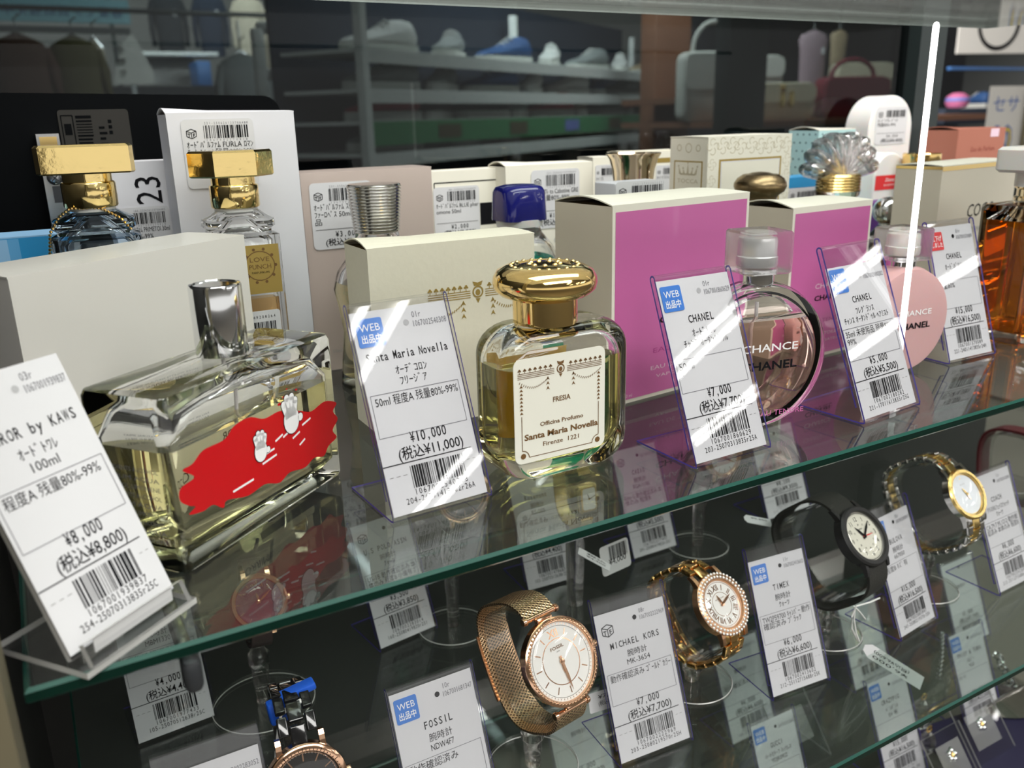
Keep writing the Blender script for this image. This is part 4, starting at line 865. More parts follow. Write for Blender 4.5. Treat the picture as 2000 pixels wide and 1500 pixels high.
# -- two bottles with slab gold caps at the left
def slab_bottle(label, cx, cy, yaw, W, D, H, neck, capz, caph, hexr, juice, level, gmat, chain=False, gold='gold'):
    t = thing('perfume_bottle', label, 'perfume bottle', (cx, cy, 0), yaw)
    outer = [(0, W - .002, D - .002, .003), (.0012, W, D, .0035), (H - .014, W, D, .0035), (H - .0125, W - .007, D - .006, .003), (H - .0105, W - .007, D - .006, .003), (H - .009, W - .003, D - .002, .004), (H - .005, W - .004, D - .003, .004), (H - .003, W - .012, D - .009, .004), (H, .022, min(.022, D * .8), .009)]
    inner = [(.008, W - .010, D - .010, .003), (.0095, W - .008, D - .008, .003), (H - .017, W - .008, D - .008, .003), (H - .012, W - .016, D - .014, .003), (H - .004, .010, .010, .004)]
    bottle_body(t, outer, inner, level, juice, gmat, 5)
    part(t, 'collar', gold, lambda m: (m.lathe([(.0001, H - .001), (.0115, H - .001), (.0115, H + .0012), (.0001, H + .0012)], 40, 'white_plastic', True),
         m.lathe([(.0001, H + .001), (.0125, H + .001), (.0131, H + .0018), (.0131, capz - .005), (.0126, capz - .0042), (.0118, capz - .0040), (.0118, capz), (.0001, capz)], 48, gold, True)))
    def cap(m):
        n = len(hexr); pts = hexr
        secs = [[(p[0] * .96, p[1] * .96, capz) for p in pts], [(p[0], p[1], capz + .0008) for p in pts], [(p[0], p[1], capz + caph - .0012) for p in pts], [(p[0] * .95, p[1] * .95, capz + caph) for p in pts]]
        m.loft(secs, gold, False)
    part(t, 'cap', gold, cap)
    if chain:
        m = MB(); N = 60
        pts = [(-W / 2 - .0018, -D * .35, H - .045), (-W / 2 - .002, -D / 2 - .0012, H - .028), (-W / 2 + .001, -D / 2 - .0015, H - .010), (-W * .36, -D * .45, H - .0025), (-.010, -D * .40, H + .0015), (.004, -D * .42, H + .0010), (W * .30, -D * .45, H - .0045), (W / 2 - .004, -D * .5, H - .011)]
        for a, b in zip(pts, pts[1:]):
            a, b = Vector(a), Vector(b); k = max(2, int((b - a).length / .0017))
            for q in range(k):
                c = a + (b - a) * (q + .5) / k; m.lathe([(.0001, -.0009), (.0008, -.0004), (.0008, .0004), (.0001, .0009)], 8, 'gold', True, T(*c))
        m.build('chain', 'gold', t)
    return t
c = on(175, 372, .505)
slab_bottle('pale blue glass bottle with slab gold cap and thin neck chain', c.x, .508, -.10, .043, .026, .1195, .012, .1375, .0145, [(-.020, -.0125), (.0215, -.0125), (.0235, -.007), (.0235, .010), (.012, .0125), (-.018, .0125), (-.0225, .006), (-.0225, -.007)], 'juice_straw', .070, 'bottle_glass_blue', True, 'gold_wavy')
c = on(455, 372, .500)
t = slab_bottle('clear square bottle with gold label and hexagonal gold cap', c.x + .0005, .4995, -.05, .0405, .026, .1150, .012, .1325, .0140, [(-.011, -.0125), (.011, -.0125), (.0225, 0), (.011, .0125), (-.011, .0125), (-.0225, 0)], 'juice_peach', .066, 'bottle_glass', False, 'gold_wavy')
def llabel(m):
    M = T(-.004, -.0136, .0690) @ UPRIGHT
    m.extrude([(0, 0), (.022, 0), (.022, .027), (0, .027)], .0003, 'gold_print', M)
    D = M @ T(0, 0, .0004); ring(m, .011, .0155, .0078, .0083, 'brown_print', D, 24)
    for k in range(10): disc(m, .011 + .0086 * math.cos(.63 * k), .0155 + .0095 * math.sin(.63 * k), .0009, 'brown_print', D, 6)
    text(m, 'LOVE', .011, .0178, .0026, 'brown_print', D, 'c', fit=.0105); text(m, 'PUNCH', .011, .0138, .0026, 'brown_print', D, 'c', fit=.012); text(m, 'PARFUMKUMI', .011, .0112, .0012, 'ink', D, 'c', fit=.0095)
part(t, 'gold_label', 'gold_print', llabel)
m = MB(); sP = on(505, 622, .472)
t = thing('price_sticker', 'white barcode sticker edge above the red splash bottle, in front of the tall white box', 'sticker', (sP.x, .472, 0))
m.extrude([(p[0], p[1] + (sP.z + .004) / 2) for p in rr(.024, sP.z + .004, .0015, 3)], .0004, 'paper', UPRIGHT)
text(m, '101149208264', 0, sP.z, .0016, 'ink', T(0, -.0006, 0) @ UPRIGHT, 'c', fit=.019, mono=True); barcode(m, -.009, sP.z - .012, .009, sP.z - .002, 'ink', T(0, -.0006, 0) @ UPRIGHT, 4)
m.build('sticker_sheet', 'paper', t)
# -- flared bottle with a ribbed silver cap
c = on(736, 450, .503)
t = thing('perfume_bottle', 'slim flared glass bottle with ribbed silver cap', 'perfume bottle', (c.x, .503, 0)); t.scale = (1.10, 1.10, 1)
prof = [(.024, 0), (.026, .0015), (.0245, .018), (.0225, .035), (.0245, .052), (.0262, .062), (.0235, .072), (.0165, .082), (.0125, .090), (.0118, .0965)]
m = MB(); m.lathe(prof, 48, 'bottle_glass', True); m.lathe([(max(r - .004, .004), max(z, .008)) for r, z in prof[1:]][:-1] + [(.006, .094)], 48, 'bottle_glass', True, flip=True); m.build('glass_body', 'bottle_glass', t)
m = MB(); m.lathe([(r - .0038, max(z, .0078)) for r, z in prof[1:6]] + [(.0215, .0655)], 48, 'juice_straw', True); m.build('perfume', 'juice_straw', t)
cp = []; zz = .0955; nr = 15
for k in range(nr):
    r = .0125 + .0022 * k / nr; cp += [(r, zz), (r + .0004, zz + .0004), (r + .0004, zz + .0011), (r - .0003, zz + .0015)]; zz += .00185
part(t, 'cap', 'watch_steel', lambda m: m.lathe([(.0001, .0952)] + cp + [(.0146, zz), (.0140, zz + .0006), (.0001, zz + .0006)], 48, 'watch_steel', True))
def rtext(m):
    for k, s in enumerate(('ROSE PETIT', 'MAUVE')):
        M = T(-.0205 + .0072 * k, -.0160 - .0035 * k, .052) @ RZ(-.7) @ UPRIGHT @ RZ(-math.pi / 2); text(m, s, 0, 0, .0042, 'ink', M, 'l', fit=.030, bold=.03)
part(t, 'lettering', 'ink', rtext)
# -- green bottle with a dark blue cap
c = on(1003, 400, .495)
t = thing('perfume_bottle', 'round green bottle with glossy dark blue cap', 'perfume bottle', (c.x + .004, .495, 0)); t.scale = (1.06, 1.06, .975)
prof = [(.012, 0), (.019, .002), (.0265, .018), (.0305, .038), (.0300, .052), (.0265, .068), (.0200, .082), (.0140, .090), (.0125, .0955)]
m = MB(); m.lathe(prof, 48, 'bottle_glass', True); m.lathe([(max(r - .003, .004), max(z, .006)) for r, z in prof[1:-1]] + [(.006, .092)], 48, 'bottle_glass', True, flip=True); m.build('glass_body', 'bottle_glass', t)
m = MB(); m.lathe([(r - .0028, max(z, .0058)) for r, z in prof[1:5]] + [(.0242, .066), (.0205, .0735)], 48, 'juice_green', True); m.build('perfume', 'juice_green', t)
part(t, 'collar', 'frosted_white', lambda m: m.lathe([(.0001, .0945), (.0140, .0945), (.0145, .0990), (.0001, .0990)], 36, 'frosted_white', True))
part(t, 'cap', 'cobalt', lambda m: m.loft([rrz(.0290, .026, .006, .0985, 6), rrz(.0296, .0266, .007, .0995, 6), rrz(.0290, .026, .008, .1170, 6), rrz(.0262, .0232, .008, .1200, 6), rrz(.0180, .016, .0078, .1216, 6), rrz(.004, .004, .0019, .1220, 6)], 'cobalt', True))
# -- pale gold flared cap
c = on(1237, 330, .535)
t = thing('perfume_bottle', 'bottle with flared pale gold cap behind the first pink box', 'perfume bottle', (c.x, .535, 0))
zt = on(1237, 299, .535).z
bottle_body(t, [(0, .034, .024, .004), (.002, .036, .026, .004), (zt - .042, .036, .026, .004), (zt - .038, .022, .020, .009)], [(.006, .028, .018, .003), (zt - .046, .028, .018, .003)], .06, 'juice_peach', 'bottle_glass', 5)
part(t, 'cap', 'pale_gold', lambda m: m.lathe([(.0001, zt - .038), (.0150, zt - .038), (.0148, zt - .022), (.0158, zt - .012), (.0182, zt - .004), (.0205, zt - .0005), (.0205, zt), (.0190, zt), (.0180, zt - .0012), (.0001, zt - .0012)], 48, 'pale_gold', True))
# -- bronze ball cap
c = on(1484, 370, .468); zt = on(1484, 335, .468).z
t = thing('perfume_bottle', 'clear bottle with bronze mushroom cap in front of the damask box', 'perfume bottle', (c.x, .468, 0))
bottle_body(t, [(0, .034, .030, .006), (.002, .037, .033, .007), (zt - .046, .037, .033, .008), (zt - .034, .030, .027, .010), (zt - .030, .021, .021, .010)], [(.007, .028, .024, .005), (zt - .048, .028, .024, .006), (zt - .038, .018, .016, .006)], .05, 'juice_straw', 'bottle_glass', 6)
part(t, 'cap', 'bronze', lambda m: m.lathe([(.0001, zt - .032), (.0118, zt - .032), (.0122, zt - .031), (.0122, zt - .0185), (.0132, zt - .0165), (.0172, zt - .0140), (.0187, zt - .0105), (.0185, zt - .0080), (.0164, zt - .0046), (.0125, zt - .0020), (.0118, zt - .0024), (.0060, zt - .0006), (.0001, zt)], 48, 'bronze', True))
# -- crystal fan stopper
c = on(1638, 345, .520); zb = on(1638, 372, .520).z; zt = on(1638, 258, .520).z
t = thing('perfume_bottle', 'bottle with fan-shaped crystal stopper over a gold collar', 'perfume bottle', (c.x, .520, 0))
bottle_body(t, [(0, .040, .030, .008), (.002, .044, .034, .010), (zb - .018, .044, .034, .012), (zb - .006, .030, .026, .012), (zb - .004, .038, .030, .0145), (zb + .001, .040, .032, .0155)], [(.007, .034, .024, .006), (zb - .022, .034, .024, .008), (zb - .010, .016, .014, .006)], .04, 'juice_straw', 'bottle_glass', 6)
part(t, 'collar', 'gold_soft', lambda m: m.lathe([(.0001, zb)] + [(.0185 - (.0008 if k % 2 else 0), zb + .0012 * k) for k in range(11)] + [(.0170, zb + .014), (.0001, zb + .014)], 48, 'gold_soft', True))
def fan(m):
    n = 9; z0 = zb + .012
    for k in range(n):                                         # scalloped ribs spreading from a low centre
        a = math.radians(-78 + 156 * k / (n - 1)); ln = (zt - z0) * (.98 - .10 * abs(math.sin(a))) * (1 + .36 * abs(math.sin(a)))
        ax = Vector((math.sin(a), 0, math.cos(a) * .92)).normalized()
        secs = []
        for u, r in ((0, .0045), (.25, .0072), (.6, .0088), (.85, .0085), (.96, .0062), (1.0, .0015)):
            p = Vector((0, 0, z0)) + ax * ln * u; side = ax.cross(Vector((0, 1, 0)))
            secs.append([tuple(p + side * (r * .8 * math.cos(q)) + Vector((0, 1, 0)) * (r * 1.25 * math.sin(q))) for q in [2 * math.pi * j / 12 for j in range(12)]])
        m.loft(secs, 'crystal', True)
    m.tube([(.012, -.008, z0 + .018), (.020, -.009, z0 + .012), (.030, -.008, z0 + .004), (.036, -.006, z0 + .004), (.034, -.005, z0 + .009)], [.003, .0034, .003, .0026, .001], 10, 'crystal')
part(t, 'stopper', 'crystal', fan)
# -- silver ball stopper, and gold cap beyond
c = on(1713, 410, .500)
t = thing('perfume_bottle', 'small bottle with silver ball stopper right of the second pink box', 'perfume bottle', (c.x, .490, 0))
bottle_body(t, [(0, .022, .022, .010), (.002, .026, .026, .012), (c.z - .020, .026, .026, .012), (c.z - .012, .012, .012, .005)], [(.005, .018, .018, .008), (c.z - .024, .018, .018, .008)], .05, 'juice_peach', 'bottle_glass', 6)
part(t, 'stopper', 'chrome', lambda m: m.lathe([(.0001, c.z - .014), (.0060, c.z - .014)] + [(.0118 * math.sin(a), c.z - .0118 * math.cos(a)) for a in [.5 + 2.6 * k / 16 for k in range(16)]] + [(.0001, c.z + .0118)], 36, 'chrome', True))
c = on(1800, 312, .540)
t = thing('perfume_bottle', 'bottle with plain gold cap left of the terracotta box', 'perfume bottle', (c.x, .540, 0))
bottle_body(t, [(0, .034, .026, .004), (.002, .036, .028, .005), (c.z - .024, .036, .028, .005), (c.z - .018, .020, .020, .009)], [(.006, .028, .020, .004), (c.z - .028, .028, .020, .004)], .06, 'juice_straw', 'bottle_glass', 5)
part(t, 'cap', 'gold', lambda m: m.lathe([(.0001, c.z - .018), (.0165, c.z - .018), (.0170, c.z - .017), (.0170, c.z + .0055), (.0160, c.z + .0065), (.0001, c.z + .0065)], 40, 'gold', True))
# -- glowing bar added in place of a bright glass edge, behind the tag
ya = .306; c = on(1768, 560, ya); zt = on(1832, 42, ya).z
t = thing('edge_glow_bar', 'glowing upright bar in place of a bright glass edge behind the tag of ¥5,000', 'bright edge', (c.x + .0015, ya, 0))
part(t, 'tube', 'edge_glow', lambda m: m.lathe([(.0001, .003)] + [(.0017, .003), (.0017, zt - .002), (.0012, zt - .0006), (.0001, zt)], 20, 'edge_glow', True))
part(t, 'foot', 'white_plastic', lambda m: m.lathe([(.0001, 0), (.005, 0), (.005, .002), (.0028, .0035), (.0001, .0035)], 24, 'white_plastic', True))

# ---------------------------------------------------------------- wristwatches on clear stands
PW = 0.66
def _pw(v): return math.copysign(abs(v) ** PW, v)
def strap_path(ry, rz, a0, a1, n): return [(ry - ry * _pw(math.cos(a)), rz * _pw(math.sin(a))) for a in [a0 + (a1 - a0) * k / n for k in range(n + 1)]]
def band(m, path, w, t, mat, wfn=None):
    n = len(path); s = 0.0; secs = []; ss = []
    for i, p in enumerate(path):
        a = Vector(path[max(i - 1, 0)]); b = Vector(path[min(i + 1, n - 1)]); d = (b - a).normalized(); q = Vector((-d.y, d.x)) * t / 2
        if i: s += (Vector(p) - Vector(path[i - 1])).length
        ww = (w if wfn is None else w * wfn(i / (n - 1))) / 2
        secs.append([(-ww, p[0] + q.x, p[1] + q.y), (ww, p[0] + q.x, p[1] + q.y), (ww, p[0] - q.x, p[1] - q.y), (-ww, p[0] - q.x, p[1] - q.y)]); ss.append((s, ww))
    for i in range(n - 1):
        for j in range(4):
            k = (j + 1) % 4; us = {0: -1, 1: 1, 2: 1, 3: -1}
            uv = [(us[j] * ss[i][1], ss[i][0]), (us[k] * ss[i][1], ss[i][0]), (us[k] * ss[i + 1][1], ss[i + 1][0]), (us[j] * ss[i + 1][1], ss[i + 1][0])]
            m.add([secs[i][j], secs[i][k], secs[i + 1][k], secs[i + 1][j]], [(0, 1, 2, 3)], mat, False, None, [uv])
    m.add(secs[0], [(3, 2, 1, 0)], mat, False, None, [[(0, 0)] * 4]); m.add(secs[-1], [(0, 1, 2, 3)], mat, False, None, [[(0, 0)] * 4])
FRONT = RX(math.pi / 2)
def watch(label, c, R, yaw, pitch, strap, metal, dial, dialfn, hands, ry=.026, rz=.030, sw=.016, bezel='plain', bezel_mat=None, thick=.0085, stand=True, side2=None, group=None, roll=0.0, crown=True, bars=False, stand_label=None, disc_r=.026, zshelf=Z2):
    Rm = RZ(yaw) @ RX(-pitch) @ RY(roll)
    bot = Vector((0, ry, -rz)); root = Vector(c) + (Rm @ bot)
    t = thing('wristwatch', label, 'watch', root, 0, group); t.rotation_euler = Rm.to_euler()
    B = lambda m, name, mt, par=t: m.build(name, mt, par, off=bot)
    bm = bezel_mat or metal
    m = MB(); m.lathe([(.0001, -thick * .55), (R * .90, -thick * .55), (R * .97, -thick * .4), (R * .97, thick * .18), (R * .93, thick * .22), (R * .91, thick * .12), (.0001, thick * .10)][::1], 56, metal, True, FRONT); B(m, 'case', metal)
    m = MB(); ri = R * {'wide': .80, 'beads': .87, 'stones': .74}.get(bezel, .80)
    m.lathe([(R * .96, thick * .15), (R, thick * .20), (R * 1.0, thick * .30), (R * .94, thick * .42), (ri + .0006, thick * .42), (ri, thick * .34), (ri, thick * .18)], 64, bm, True, FRONT, caps=False)
    if bezel == 'stones':
        for row, (rq, N) in enumerate(((R * .960, 46), (R * .850, 42))):
            for k in range(N):
                a = 2 * math.pi * (k + .5 * row) / N; m.lathe([(.0001, .0007), (.0006, .0005), (.0010, 0)], 7, 'stone', True, T(rq * math.cos(a), -thick * (.385 + .035 * row), rq * math.sin(a)) @ FRONT, caps=False)
    if bezel == 'beads':
        for k in range(66):
            a = 2 * math.pi * k / 66; m.lathe([(.0001, .0007), (.0005, .0005), (.0008, 0)], 7, bm, True, T(R * .93 * math.cos(a), -thick * .40, R * .93 * math.sin(a)) @ FRONT, caps=False)
    if bezel == 'wide':
        for k in range(60):
            a = 2 * math.pi * k / 60; Q = T(0, -thick * .425, 0) @ UPRIGHT @ RZ(a); line(m, 0, R * .84, 0, R * (.88 if k % 5 else .93), R * .018, 'ink' , Q)
    B(m, 'bezel', bm)
    m = MB(); D = T(0, -thick * .19, 0) @ UPRIGHT; rd = ri
    disc(m, 0, 0, rd * 1.01, dial, D, 56); dialfn(m, D @ T(0, 0, .00012), rd); B(m, 'dial', dial)
    for i, (ang, ln, wd, mt) in enumerate(hands):
        m = MB(); Q = D @ T(0, 0, .0006 + .0002 * i) @ RZ(-math.radians(ang)); L = rd * ln
        m.extrude([(-wd / 2, -L * .18), (wd / 2, -L * .18), (wd * .62, L * .55), (0, L), (-wd * .62, L * .55)], .00015, mt, Q)
        if i == 0: m.lathe([(.0001, 0), (wd * .9, 0), (wd * .9, .0007), (.0001, .0008)], 16, mt, True, Q)
        B(m, 'hand', mt)
    m = MB(); m.lathe([(rd, 0), (rd * .9, .0006), (rd * .5, .0010), (.0001, .0012)], 48, 'crystal_sheet', True, T(0, -thick * .36, 0) @ FRONT, caps=False); B(m, 'watch_glass', 'crystal_sheet')
    if crown:
        m = MB(); m.lathe([(.0001, R * .96), (.0019, R * .96), (.0022, R * .98), (.0022, R * 1.09), (.0018, R * 1.11), (.0001, R * 1.11)], 14, metal, True, RY(math.pi / 2)); B(m, 'crown', metal)
    a0 = math.asin(min(.95, (((R + .0022) if bars else R * .90) / rz)) ** (1 / PW)); path = strap_path(ry, rz, a0, 2 * math.pi - a0, 56)
    if bars:
        for s in (1, -1):
            m = MB(); zz = s * (R + .0022)
            m.lathe([(.0001, -.0118), (.0018, -.0118), (.0022, -.0112), (.0022, -.0098), (.0015, -.0096), (.0015, .0096), (.0022, .0098), (.0022, .0112), (.0018, .0118), (.0001, .0118)], 20, metal, True, T(0, path[0][0], zz) @ RY(math.pi / 2)); m.box((0, path[0][0] * .5, s * (R - .0004)), (.010, path[0][0], .004), metal, bev=.0008); B(m, 'lug_bar', metal)
    else:
        for s in (1, -1):
            for x in (-1, 1):
                m = MB(); sec = []
                for u in range(5):
                    k = u / 4; y = -thick * .02 + (path[0][0] + .001) * k * k * 1.0 + .0005; z = s * (R * .72 + (R * .33 + .0022) * k); hw = .0015 - .0003 * k; hy = .0022 - .0008 * k
                    sec.append([(x * (sw / 2 + .0010) + a * hw, y + b * hy, z) for a, b in ((-1, -1), (1, -1), (1, 1), (-1, 1))])
                m.loft(sec, metal, False, flip=(s < 0)); B(m, 'lug', metal)
    if strap[0] == 'mesh':
        m = MB(); band(m, path, sw, .0013, 0); B(m, 'strap', strap[1])
        m = MB(); k0 = int(len(path) * .43); cl = path[k0:k0 + 9]
        cc = Vector((ry, 0)); cl = [tuple(cc + (Vector(p) - cc) * 1.035) for p in cl]
        band(m, cl, sw + .0022, .0012, 0); B(m, 'clasp', 'rose_gold_brushed')
    elif strap[0] == 'band':
        m = MB(); band(m, path, sw, strap[2], 0, strap[3] if len(strap) > 3 else None); B(m, 'strap', strap[1])
    elif strap[0] == 'links':
        N = strap[2]; m = MB(); arc = []; tot = 0
        fine = strap_path(ry, rz, a0, 2 * math.pi - a0, 400)
        for i in range(1, len(fine)): arc.append((Vector(fine[i]) - Vector(fine[i - 1])).length)
        tot = sum(arc); acc = 0; j = 0
        for k in range(N):
            for half, (x0, wx, mt) in enumerate(((0, .40, strap[3] or strap[1]), (-.36, .27, strap[1]), (.36, .27, strap[1]))):
                tgt = tot * (k + (.5 if half == 0 else .98)) / N; acc = 0
                for i, dl in enumerate(arc):
                    acc += dl
                    if acc >= tgt: break
                i = min(i, len(fine) - 2); p = Vector(fine[i]); d = (Vector(fine[i + 1]) - p).normalized(); an = math.atan2(d.y, d.x)
                u = abs(k / N - .5) * 2; w = sw * (.78 + .22 * u)
                m.box((0, 0, 0), (w * wx, tot / N * (.90 if half == 0 else .86), .0030), mt, T(x0 * w, p.x, p.y) @ RX(an), bev=.0007)
        B(m, 'bracelet', strap[1])
        if strap[4] if len(strap) > 4 else False:
            m = MB(); k0 = int(len(path) * .44); cc = Vector((ry, 0)); cl = [tuple(cc + (Vector(p) - cc) * 1.04) for p in path[k0:k0 + 11]]
            band(m, cl, sw * .9, .0013, 0); B(m, 'clasp', strap[1])
    if stand:
        lowp = min((Rm @ (Vector((0, p[0], p[1])) - bot) + root for p in path), key=lambda v: v.z)
        ztop = min(((Rm @ (Vector((x_, p[0], p[1])) - bot) + root).z for p in path for x_ in (-.006, .006))) - .0024
        sx, sy = lowp.x, lowp.y
        s = thing('watch_stand', stand_label or ('clear stand under the ' + ' '.join(label.replace(',', '').split()[:11])), 'display stand', (sx, sy, zshelf))
        m = MB(); inner = [(ry + (p[0] - ry) * .87, p[1] * .87) for p in strap_path(ry, rz, math.radians(62), math.radians(318), 40)]
        band(m, inner, min(sw * 1.0, .016), .0012, 0)
        m.v = [tuple(Rm @ (Vector(p) - bot) + root - Vector((sx, sy, zshelf))) for p in m.v]
        for i in range(len(m.m)): m.m[i] = 'stand_acrylic'
        m.build('cuff', 'stand_acrylic', s)
        h = ztop - zshelf
        m = MB(); m.lathe([(.0001, .0031), (.0046, .0031), (.0046, h * .35), (.0052, h * .39), (.0052, h * .66), (.0066, h * .70), (.0066, h * .86), (.0050, h * .90), (.0036, h), (.0001, h)], 28, 'crystal', True); m.build('stem', 'crystal', s)
        m = MB(); m.lathe([(.0001, .0001), (disc_r - .0004, .0001), (disc_r, .0005), (disc_r, .0026), (disc_r - .0004, .0030), (.0001, .0030)], 56, 'stand_acrylic', False)
        for i in range(len(m.m)):
            f = m.f[i]; zs = [m.v[q][2] for q in f]
            if max(zs) - min(zs) > .0003: m.m[i] = 'clear_edge' if max(zs) - min(zs) < .0010 else 'stand_acrylic'
        m.build('disc_base', 'stand_acrylic', s)
    return t, root, Rm
ROMAN = ('XII', 'I', 'II', 'III', 'IIII', 'V', 'VI', 'VII', 'VIII', 'IX', 'X', 'XI')
def ticks(m, M, r, mt, n=12, r0=.74, r1=.90, w=.020, skip=()):
    for k in range(n):
        if k in skip: continue
        Q = M @ RZ(-2 * math.pi * k / n); line(m, 0, r * r0, 0, r * r1, r * w, mt, Q)
def d_fossil(m, M, r):
    ring(m, 0, 0, r * .90, r * .91, 'grey_label', M, 48); ticks(m, M, r, 'rose_gold', 60, .93, .97, .012); ticks(m, M, r, 'rose_gold', 12, .66, .84, .030, (0,))
    ring(m, 0, 0, r * .575, r * .60, 'rose_gold', M, 56); text(m, 'XII', 0, r * .64, r * .20, 'rose_gold', M, 'c', bold=.02)
    text(m, 'FOSSIL', 0, r * .33, r * .085, 'brown_print', M, 'c', fit=r * .44, bold=.02); text(m, 'carlie', 0, r * .25, r * .04, 'grey_label', M, 'c')
def d_roman(m, M, r):
    for k in range(12):
        Q = M @ RZ(-2 * math.pi * k / 12); text(m, ROMAN[k], 0, r * .60, r * .25, 'rose_gold', Q, 'c', .8, bold=.02)
    ring(m, 0, 0, r * .50, r * .52, 'rose_gold', M, 40); ring(m, 0, 0, r * .93, r * .945, 'rose_gold', M, 40); text(m, 'MICHAEL KORS', 0, r * .22, r * .055, 'brown_print', M, 'c')
def d_field(m, M, r):
    for k in range(12):
        a = 2 * math.pi * k / 12; s = str(12 if k == 0 else k); text(m, s, r * .74 * math.sin(a), r * .74 * math.cos(a) - r * .10, r * .19, 'ink', M, 'c', .85); text(m, str(k + 12) if k else '24', r * .50 * math.sin(a), r * .50 * math.cos(a) - r * .04, r * .075, 'ink', M, 'c', .85)
    ring(m, 0, 0, r * .95, r * .975, 'ink', M, 48); ticks(m, M, r, 'ink', 60, .90, .95, .012); text(m, 'TIMEX', 0, r * .27, r * .07, 'ink', M, 'c')
def d_pearl(m, M, r): ring(m, 0, 0, r * .95, r * 1.0, 'watch_yellow', M, 48); disc(m, 0, r * .78, r * .035, 'watch_yellow', M, 10); text(m, 'BULOVA', 0, r * .46, r * .07, 'grey_print', M, 'c')
def d_marc(m, M, r):
    ticks(m, M, r, 'rose_gold', 12, .80, .95, .026)
    for k, s in enumerate('MARC'):
        Q = M @ RZ(-math.radians(-8 + 24 * k)); text(m, s, 0, r * .66, r * .17, 'rose_gold', Q, 'c')
def d_dark(m, M, r): ticks(m, M, r, 'rose_gold', 12, .70, .92, .04); ring(m, 0, 0, r * .94, r * .97, 'rose_gold', M, 40); ticks(m, M, r, 'white_print', 60, .92, .94, .01)
# rose gold mesh strap, white dial
watch('rose gold watch with white dial on a woven mesh strap', on(1093, 1291, .328), .0228, .14, .50, ('mesh', 'milanese'), 'rose_gold', 'dial_white', d_fossil, ((178, .42, .0016, 'rose_gold'), (176, .78, .0013, 'rose_gold')), ry=.029, rz=.0360, sw=.0199, bezel='beads', bars=True, roll=-.02)
watch('gold-toned bracelet watch with stone-set bezel and Roman numerals', on(1407, 1181, .345), .0192, .12, .68, ('links', 'watch_gold', 17, None, True), 'rose_gold_brushed', 'dial_white', d_roman, ((-15, .46, .0013, 'rose_gold'), (68, .68, .0012, 'rose_gold')), ry=.027, rz=.0307, sw=.0181, bezel='stones', roll=-.02)
watch('black field watch with cream numeral dial on black nylon strap', on(1683, 1049, .338), .0205, .12, .70, ('band', 'nylon_black', .0018), 'black_resin', 'dial_cream', d_field, ((-32, .52, .0014, 'ink'), (52, .80, .0012, 'ink'), (95, .55, .0006, 'hand_red')), ry=.0315, rz=.0367, sw=.0212, roll=-.02, thick=.0105)
watch('two-tone steel and gold bracelet watch with pearl dial', on(1884, 966, .338), .0185, .02, .60, ('links', 'watch_steel', 24, 'watch_yellow'), 'watch_steel', 'dial_pearl', d_pearl, ((-28, .40, .0010, 'watch_yellow'), (170, .30, .0010, 'rose_gold')), ry=.030, rz=.0350, sw=.0195, bezel='wide', bezel_mat='watch_yellow', roll=-.03)
watch('rose gold watch with dark purple dial under the splash bottle', on(505, 1175, .470), .0165, -.05, .50, ('band', 'leather_dark', .0016), 'rose_gold', 'dial_purple', d_marc, ((-10, .42, .0011, 'rose_gold'), (52, .72, .0010, 'rose_gold')), ry=.022, rz=.0260, sw=.012, roll=.06, disc_r=.032)
t, root, Rm = watch('black ceramic and rose gold watch with blue tape, at the bottom edge', on(598, 1528, .345), .0195, -.10, .28, ('links', 'black_ceramic', 17, None), 'rose_gold', 'dial_dark', d_dark, ((40, .4, .0012, 'rose_gold'), (-60, .7, .0012, 'rose_gold')), ry=.026, rz=.0375, sw=.0185, bezel='wide', bezel_mat='rose_gold')
TP = on(548, 1385, .372)
m = MB(); m.box((0, 0, 0), (.0125, .006, .0125), 0, RY(-.1), bev=.0015); m.box((.010, .001, .0052), (.018, .007, .004), 0, RY(-.15), bev=.001); o = m.build('tape_flag', 'tape_blue'); o.location = TP; tag(o, 'crumpled blue tape flag on the black ceramic watch bracelet', 'tape')
m = MB(); s1 = [on(*p, .364) for p in ((588, 1366), (570, 1378), (552, 1388), (545, 1410), (541, 1450), (537, 1500), (535, 1560))]; o0 = s1[0]
m.tube([p - o0 for p in s1], .0007, 8, 0); m.tube([p - o0 for p in [on(*q, .363) for q in ((548, 1398), (566, 1384), (582, 1372), (596, 1370))]], .0006, 8, 0)
o = m.build('string_loop', 'string_white'); o.location = o0; tag(o, 'white string tied over the blue tape flag', 'string')
# back row of the watch shelf
def d_plain(m, M, r): ticks(m, M, r, 'watch_yellow', 4, .7, .9, .05)
watch('rose gold watch with dark dial behind the tag of ¥10,000', on(903, 966, .475), .0190, -.08, .12, ('band', 'black_resin', .0018), 'rose_gold', 'dial_dark', d_dark, ((20, .5, .0012, 'rose_gold'), (120, .7, .0012, 'rose_gold')), ry=.024, rz=.0300, sw=.0145)
watch('small rose gold watch with silver dial under the ¥7,000 tag shelf', on(1412, 893, .478), .0165, -.05, .12, ('band', 'leather_dark', .0016), 'rose_gold', 'dial_silver', d_dark, ((20, .5, .0012, 'rose_gold'), (120, .7, .0012, 'rose_gold')), ry=.022, rz=.0270, sw=.0125)
